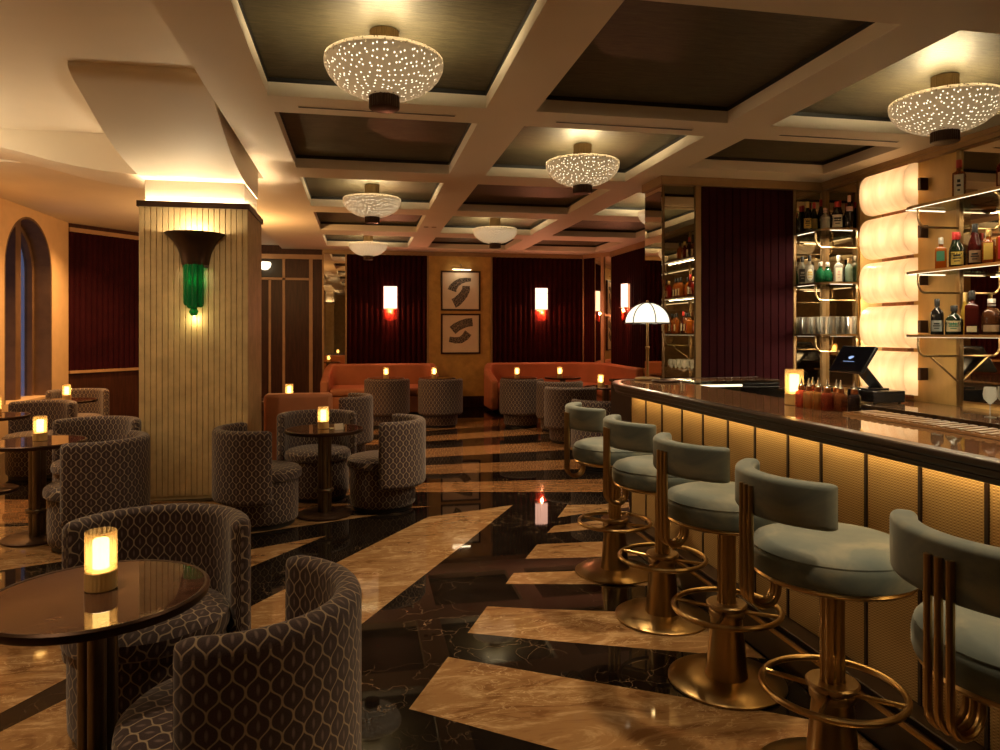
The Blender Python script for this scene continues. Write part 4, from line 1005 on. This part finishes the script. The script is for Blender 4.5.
B('small clear-capped amber bottle in the rear row of the middle shelf', (4.38, 4.315, z2), .25, .036, 'round', 'orange', 'silver', 'cream', rz=RZ)
B('slim dark bottle with black cap in the rear row of the middle shelf', (4.38, 4.175, z2), .27, .034, 'slope', 'black', 'black', rz=RZ)
B('black bottle with silver marks, first on the bottom shelf', (4.24, 4.615, z3), .27, .043, 'round', 'black', 'black', 'grey', (.10, .40), mark='black', rz=RZ)
B('squat dark green bottle with pale green label on the bottom shelf', (4.24, 4.460, z3), .215, .056, 'squat', 'dkgreen', 'black', 'olive' if False else 'cream', (.12, .48), mark='green', rz=RZ)
B('tall yellow bottle behind the squat green one on the bottom shelf', (4.37, 4.495, z3), .31, .033, 'slope', 'yellow', 'gold', rz=RZ)
B('dark red bottle with a cream band low down on the bottom shelf', (4.25, 4.315, z3), .315, .048, 'square', 'darkred', 'black', 'cream', (.07, .20), rz=RZ)
B('cut-glass decanter bottle with brown spirit on the bottom shelf', (4.25, 4.155, z3), .25, .057, 'decanter', 'brown', 'silver', 'tan', (.10, .28), rz=RZ)
B('black bottle at the frame edge of the bottom shelf', (4.26, 4.030, z3), .26, .04, 'slope', 'black', 'black', 'grey', rz=RZ)
g = 'bottles in the mirrored corner'
B('slim black bottle with red cap against the burgundy leather, top corner shelf', (4.168, 6.20, z1), .26, .028, 'slope', 'black', 'red', group=g)
B('black bottle with a yellow label on the top corner shelf', (4.186, 6.115, z1), .29, .042, 'squat', 'black', 'gold', 'yellow', (.12, .44), mark='black', rz=1.05, group=g)
B('dark bottle with red cap behind the yellow-labelled one on the top corner shelf', (4.30, 6.18, z1), .30, .036, 'slope', 'dkgreen', 'red', 'gold', rz=1.05, group=g)
B('dark bottle with the tallest red cap on the top corner shelf', (4.375, 6.18, z1), .33, .034, 'slope', 'black', 'red', rz=1.05, group=g)
B('small grey and orange labelled bottle at the front of the top corner shelf', (4.275, 5.975, z1), .21, .042, 'decanter', 'clear', 'pink', 'grey', (.05, .58), rz=1.2, group=g)
B('broad black bottle with a large white label on the top corner shelf', (4.375, 5.945, z1), .27, .054, 'squat', 'black', 'red', 'white', (.10, .52), mark='black', rz=1.05, group=g)
B('black bottle with a pink neck label beside the glowing wall lamps, top corner shelf', (4.43, 5.845, z1), .31, .036, 'slope', 'black', 'pink', 'pink', (.52, .66), rz=1.05, group=g)
B('clear bottle with black label and black cap against the burgundy leather, middle corner shelf', (4.178, 6.185, z2), .27, .038, 'round', 'clear', 'black', 'black', (.08, .55), mark='grey', rz=1.05, group=g)
B('bottle with a white oval label and yellow disc on the middle corner shelf', (4.19, 6.09, z2), .27, .040, 'round', 'clear', 'black', 'white', (.10, .52), oval=True, mark='yellow', rz=1.1, group=g)
B('faceted green globe bottle, the one next to the oval-labelled bottle', (4.237, 5.995, z2), .20, .045, 'globe', 'green', 'silver', group=g)
B('faceted green globe bottle, the one next to the clear square bottle', (4.327, 6.015, z2), .20, .045, 'globe', 'green', 'silver', group=g)
B('clear square bottle with pink and white label on the middle corner shelf', (4.395, 5.95, z2), .26, .043, 'square', 'clear', 'silver', 'white', (.06, .55), mark='pink', rz=1.05, group=g)
B('pale aqua bottle with wooden cap next to the wall lamps, middle corner shelf', (4.435, 5.855, z2), .225, .034, 'round', 'paleaqua', 'tan', group=g)
# more of the shelf stock, seen only in the mirrors
proto = [B('bottle of spirits standing further along the mirrored bar shelves', (4.26, 3.92, z1), .28, .042, 'round', 'amber', 'black', 'cream', mark='black', rz=.3, group='stock further along the shelves'),
         B('bottle of spirits standing further along the mirrored bar shelves', (4.26, 3.78, z1), .30, .040, 'slope', 'darkred', 'red', 'white', rz=.3, group='stock further along the shelves'),
         B('bottle of spirits standing further along the mirrored bar shelves', (4.26, 3.64, z1), .26, .046, 'squat', 'red', 'gold', 'tan', rz=.3, group='stock further along the shelves'),
         B('bottle of spirits standing further along the mirrored bar shelves', (4.26, 3.50, z1), .27, .044, 'square', 'orange', 'black', 'red', mark='cream', rz=.3, group='stock further along the shelves')]
for k in range(22):
    z = z2 if k < 11 else z3
    copy_tree(proto[random.randrange(4)], (4.24+.02*(k % 3), 3.94-.125*(k % 11), z), .3, proto[0]['label'])
tg = None
spots = [(4.19, 6.19), (4.19, 6.10), (4.20, 6.01), (4.225, 5.92), (4.275, 6.195), (4.275, 6.105), (4.285, 6.015), (4.31, 5.93), (4.36, 6.19), (4.36, 6.10), (4.37, 6.01), (4.385, 5.92), (4.445, 6.06), (4.447, 5.975), (4.442, 5.85)]
for i, (x, y) in enumerate(spots):
    if tg is None:
        tg = thing('tumbler', 'clear cut-glass tumbler among those packed on the bottom corner shelf', 'glass', (x, y, z3), 0, 'tumblers on the corner shelf')
        b = MB(); b.lathe([(.0, .004), (.028, .004), (.031, .006), (.035, .165), (.036, .1655), (.036, .1645), (.0375, .165), (.034, .0), (.0, .0)], 36, lobes=12, lobe_amp=.03); b.build('bowl', M['cut'], tg, smooth=20)
    else: copy_tree(tg, (x, y, z3), i*.4, tg['label'])
sg = None
for i in range(12):
    x, y = 4.08+.11*(i % 3), 4.0-.13*(i//3)
    if sg is None:
        sg = thing('wine_glass', 'stemmed glass among those grouped on the back counter', 'glass', (x, y, .817), 0, 'stemmed glasses on the back counter')
        b = MB(); b.lathe([(.0, 0), (.034, 0), (.034, .003), (.006, .008), (.004, .012), (.004, .085), (.012, .092), (.036, .12), (.041, .15), (.034, .20), (.033, .20), (.039, .15), (.034, .122), (.0, .095)], 24); b.build('bowl', M['cut'], sg)
    else: copy_tree(sg, (x, y, .817), 0, sg['label'])

# ================================================================== WALL LIGHTS AND PICTURES
t = thing('column_sconce', 'flared bronze wall light with emerald glass rods on the ribbed column', 'wall light', (-1.338, CY0, 1.93))
b = MB(); pr = [(.105, 0), (.108, .01), (.112, .04), (.122, .09), (.140, .14), (.168, .19), (.205, .232), (.232, .252), (.240, .258), (.232, .262), (.2, .238), (.16, .19), (.13, .13), (.112, .08), (.10, .02)]
b.lathe(pr, 40, a0=PI, a1=2*PI); b.mat(0); b.build('cup', M['bronze'], t)
b = MB(); b.box(-.10, .10, -.012, .0, -.02, .24); b.build('backplate', M['bronze'], t)
for i, (x, y, zl) in enumerate(((-.058, -.045, -.335), (-.026, -.075, -.36), (.012, -.085, -.365), (.050, -.062, -.35), (-.01, -.035, -.335))):
    b = MB(); b.lathe([(.0, zl), (.014, zl+.003), (.024, zl+.014), (.0275, zl+.032), (.0275, .0), (.0, .02)], 20, x, y); b.build('glass_rod', M['greenglass'], t)
b = MB(); b.lathe([(.0, -.425), (.022, -.415), (.036, -.392), (.036, -.378), (.022, -.355), (.0, -.345)], 8, 0, -.065); part_label(b.build('glass_drop', M['greenglass'], t, smooth=0), 'faceted green glass drop')
b = MB(); b.lathe([(.0, .10), (.03, .11), (.04, .14), (.03, .17), (.0, .18)], 16, 0, -.07); b.build('bulb', M['bulb'], t)
lamp('sconce_up', 'POINT', (0, -.075, .215), 5, CREAM, .05, t)
lamp('sconce_down', 'POINT', (0, -.05, -.445), .3, (1, .85, .4), .015, t)
lamp('rod_fill', 'POINT', (-.004, -.058, -.12), .6, (1, 1, .8), .012, t)  # extra light added to brighten the green rods

def fringe_sconce(label, loc, rz):
    t = thing('fringe_sconce', label, 'wall light', loc, rz, 'red-fringed wall lights')
    b = MB(); b.box(-.10, .10, -.012, 0, -.02, .40); b.build('backplate', M['brass_dk'], t)
    b = MB()
    for j in range(4):
        for i in range(5): b.lathe([(.0, .10*j), (.0235, .10*j), (.0235, .10*j+.096), (.0, .10*j+.096)], 10, -.095+.0475*i, -.062-.03*math.sin(PI*(i+.5)/5))
    b.build('shade', M['sconce'], t, smooth=50)
    b = MB(); b.box(-.125, .125, -.125, -.0, -.008, -.001); b.build('rim', M['brass_dk'], t)
    b = MB()
    for i in range(11): 
        x = -.11+.022*i; hgt = -.17-.05*math.cos((i-5)/5*1.2)
        b.tube([(x, -.06-.04*math.cos((i-5)/5*1.3), -.006), (x, -.06-.04*math.cos((i-5)/5*1.3), hgt)], .0045, 6)
    part_label(b.build('fringe', M['red_bead'], t), 'red glass bead fringe')
    lamp('sconce_glow', 'POINT', (0, -.11, -.05), 9, (1, .32, .14), .02, t)
    return t
f0 = fringe_sconce('red-fringed wall light on the burgundy panel next to the tall mirror', (.525, YB-.035, 1.80), 0)
copy_tree(f0, (3.31, YB-.035, 1.80), 0, 'red-fringed wall light on the burgundy panel beside the gold wall and prints')
copy_tree(f0, (4.47, 11.48, 1.80), -PI/2, 'red-fringed wall light showing above the white dome lamp')

FR = [('upper framed print of two bold black brush strokes', 1.435, 2.167, 1.769, 2.499), ('lower framed print of two short black brush strokes', 1.435, 2.167, .978, 1.716)]
def stroke(mb, pts, w0, w1, y):
    n = len(pts)
    for i in range(n-1):
        (xa, za), (xb, zb) = pts[i], pts[i+1]
        def nrm(k):
            (xp, zp), (xq, zq) = pts[max(0, k-1)], pts[min(n-1, k+1)]; l = math.hypot(xq-xp, zq-zp); return (-(zq-zp)/l, (xq-xp)/l)
        na, nb = nrm(i), nrm(i+1); wa = w0+(w1-w0)*i/(n-1); wb_ = w0+(w1-w0)*(i+1)/(n-1)
        mb.extrude([(xa+na[0]*wa, y, za+na[1]*wa), (xb+nb[0]*wb_, y, zb+nb[1]*wb_), (xb-nb[0]*wb_, y, zb-nb[1]*wb_), (xa-na[0]*wa, y, za-na[1]*wa)], (0, -.0015, 0))
for i, (lb, x0, x1, za, zb) in enumerate(FR):
    xc, zc = (x0+x1)/2, (za+zb)/2; w, h = (x1-x0)/2, (zb-za)/2
    t = thing('framed_print', lb+' on the gold panel', 'picture', (xc, YB-.022, zc), 0, 'framed prints')
    b = MB(); e = .03
    for q in ((-w, w, -h, -h+e), (-w, w, h-e, h), (-w, -w+e, -h+e, h-e), (w-e, w, -h+e, h-e)): b.box(q[0], q[1], -.04, 0, q[2], q[3])
    b.build('frame', M['bronze'], t)
    b = MB(); b.box(-w+e, w-e, -.022, -.005, -h+e, h-e); p = b.build('print', M['paper_w'], t)
    b = MB()
    if i == 0:
        stroke(b, [(-.16, .0), (-.14, .06), (-.08, .13), (.0, .18), (.09, .20), (.19, .205)], .085, .03, -.0225)
        stroke(b, [(.10, .09), (.10, .02), (.06, -.06), (.0, -.13), (-.07, -.20), (-.13, -.23)], .07, .09, -.0225)
    else:
        stroke(b, [(-.15, .06), (-.08, .12), (.02, .17), (.12, .205), (.22, .215)], .085, .075, -.0225)
        stroke(b, [(-.21, -.10), (-.10, -.12), (.0, -.115), (.08, -.06), (.14, .02)], .05, .075, -.0225)
    b.build('ink_stroke', M['ink'], p, smooth=0)
t = thing('picture_light', 'slim brass picture light on a short arm above the upper print', 'picture light', (1.80, YB-.022, 2.56))
b = MB(); b.lathe([(.0, 0), (.02, 0), (.02, .012), (.0, .012)], 16); o = b.build('rosette', M['brass'], t); o.rotation_euler = (PI/2, 0, 0); o.location = (0, 0, .04)
b = MB(); b.tube([(0, 0, .04), (0, -.10, .06), (0, -.15, .03), (0, -.16, -.02)], .007, 8); b.build('arm', M['brass'], t)
b = MB(); b.tube([(-.18, -.16, -.03), (.18, -.16, -.03)], .017, 12); b.build('lamp_tube', M['brass'], t)
b = MB(); b.box(-.16, .16, -.165, -.15, -.052, -.047); b.build('light_strip', emit('picture_led', CREAM, 9), t, smooth=0)

# ================================================================== CEILING LAMPS
def polar_uv(b, n):
    m = len(b.v)//n; R_s = [0.0]*m; acc = math.hypot(b.v[(m-1)*n][0], b.v[(m-1)*n][1]); R_s[m-1] = acc
    for i in range(m-2, -1, -1):
        p, q = Vector(b.v[i*n]), Vector(b.v[(i+1)*n]); acc += (p-q).length; R_s[i] = acc
    def uv(k): i, j = divmod(k, n); a = 2*PI*j/n; return (R_s[i]*math.cos(a), R_s[i]*math.sin(a))
    b.uv = [[uv(k) for k in f] for f in b.f]; return b
def make_bowl(label, loc):
    t = thing('ceiling_lamp', label, 'ceiling lamp', loc, 0, 'perforated bowl ceiling lamps')
    b = MB(); b.lathe([(.0, -.004), (.075, -.004), (.075, -.16), (.0, -.16)], 72, lobes=36, lobe_amp=.02); b.build('stem', M['brass_dk'], t)
    pr = [(.300, -.118), (.306, -.123), (.309, -.139), (.306, -.168), (.290, -.203), (.260, -.239), (.218, -.271), (.163, -.298), (.10, -.315), (.06, -.320)]
    b = MB(); b.lathe(pr, 72, cap=False, uvr=.3); part_label(polar_uv(b, 72).build('bowl', M['porcelain'], t, smooth=80), 'white porcelain bowl pierced with small round holes')
    b = MB(); b.lathe([(.0, -.304), (.078, -.304), (.078, -.378), (.070, -.382), (.0, -.378)], 72, lobes=36, lobe_amp=.02); part_label(b.build('finial', M['bronze'], t), 'dark ribbed end cap')
    b = MB()
    for k in range(3):
        a = 2*PI*k/3; b.tube([(.06*math.cos(a), .06*math.sin(a), -.13), (.30*math.cos(a), .30*math.sin(a), -.118)], .006, 6)
    b.build('strut', M['brass_dk'], t)
    b = MB(); b.lathe([(.288, -.140), (.286, -.166), (.270, -.198), (.242, -.229), (.20, -.258), (.15, -.282), (.07, -.302), (.0, -.304)], 48, cap=False); part_label(b.build('diffuser', M['diffuser'], t, smooth=80), 'glowing frosted liner inside the bowl')
    lamp('bowl_light', 'POINT', (0, 0, -.16), BOWL_W, (1, .77, .42), .11, t)
    for ch in t.children:
        if not ch.name.startswith('stem'): ch.location.z -= .027
    return t
cx = [(XB[i][1]+XB[i+1][0])/2 for i in range(3)]; ry = [(a+b)/2 for a, b in ROWS]
bo0 = make_bowl('largest perforated bowl lamp in the coffer by the column', (cx[0], ry[2], ZT))
for c, r, lb in ((2, 2, 'perforated bowl lamp in the coffer above the bar shelves'), (1, 3, 'perforated bowl lamp hanging over the open floor before the pier'), (0, 4, 'perforated bowl lamp in the third coffer beyond the column'),
                 (0, 6, 'perforated bowl lamp closest to the first wall light and tall mirror'), (1, 5, 'perforated bowl lamp in front of the gold panel with prints'),
                 (2, 4, 'perforated bowl lamp behind the mirrored pier'),
                 (1, 1, 'perforated bowl lamp above the viewer over the stools'), (0, 0, 'perforated bowl lamp behind the viewer over the lounge'), (2, 0, 'perforated bowl lamp behind the viewer over the bar')):
    y = ry[r]
    if (c, r) == (2, 4): y = 7.9
    copy_tree(bo0, (cx[c], y, ZT), 0, lb)

# unseen spots added to brighten the room; uplighter out of sight behind the column
def down(x, y, z, w, cone=1.5, col=WARM):
    lamp('fill_spot', 'SPOT', (x, y, z-.03), w, col, .06, None, (0, 0, 0), cone=cone, blend=.9)
for x, y in ((.98, 6.75), (.98, 8.7), (2.68, 8.7), (.98, 4.4)): down(x, y, ZC, FILL_W)
for x, y in ((1.75, .78), (1.75, 2.78), (1.75, 4.76)): down(x, y, ZC, FILL_W*1.15, 1.7)
down(.98, 2.2, ZC, FILL_W*.4)
lamp('column_fill_spot', 'SPOT', (-1.35, 4.0, 2.98), 24, WARM, .05, None, (math.radians(52), 0, 0), cone=.8, blend=.9)  # unseen spot added to brighten the column front
for x, y in ((-1.6, 1.6), (-1.6, 3.6), (-3.0, 2.6), (-3.0, 5.0)): down(x, y, 3.03, FILL_W*.7)
for x, y in ((-3.5, 8.3), (-3.3, 10.2)): down(x, y, 2.90, 60, 2.2, AMBER)
lamp('alcove_uplight', 'POINT', (-1.6, 9.6, 2.3), 22, AMBER, .12)
lamp('lounge_fill', 'POINT', (-3.4, 5.7, 2.3), 10, CREAM, .15)  # unseen fill light added to lift the lounge ceiling
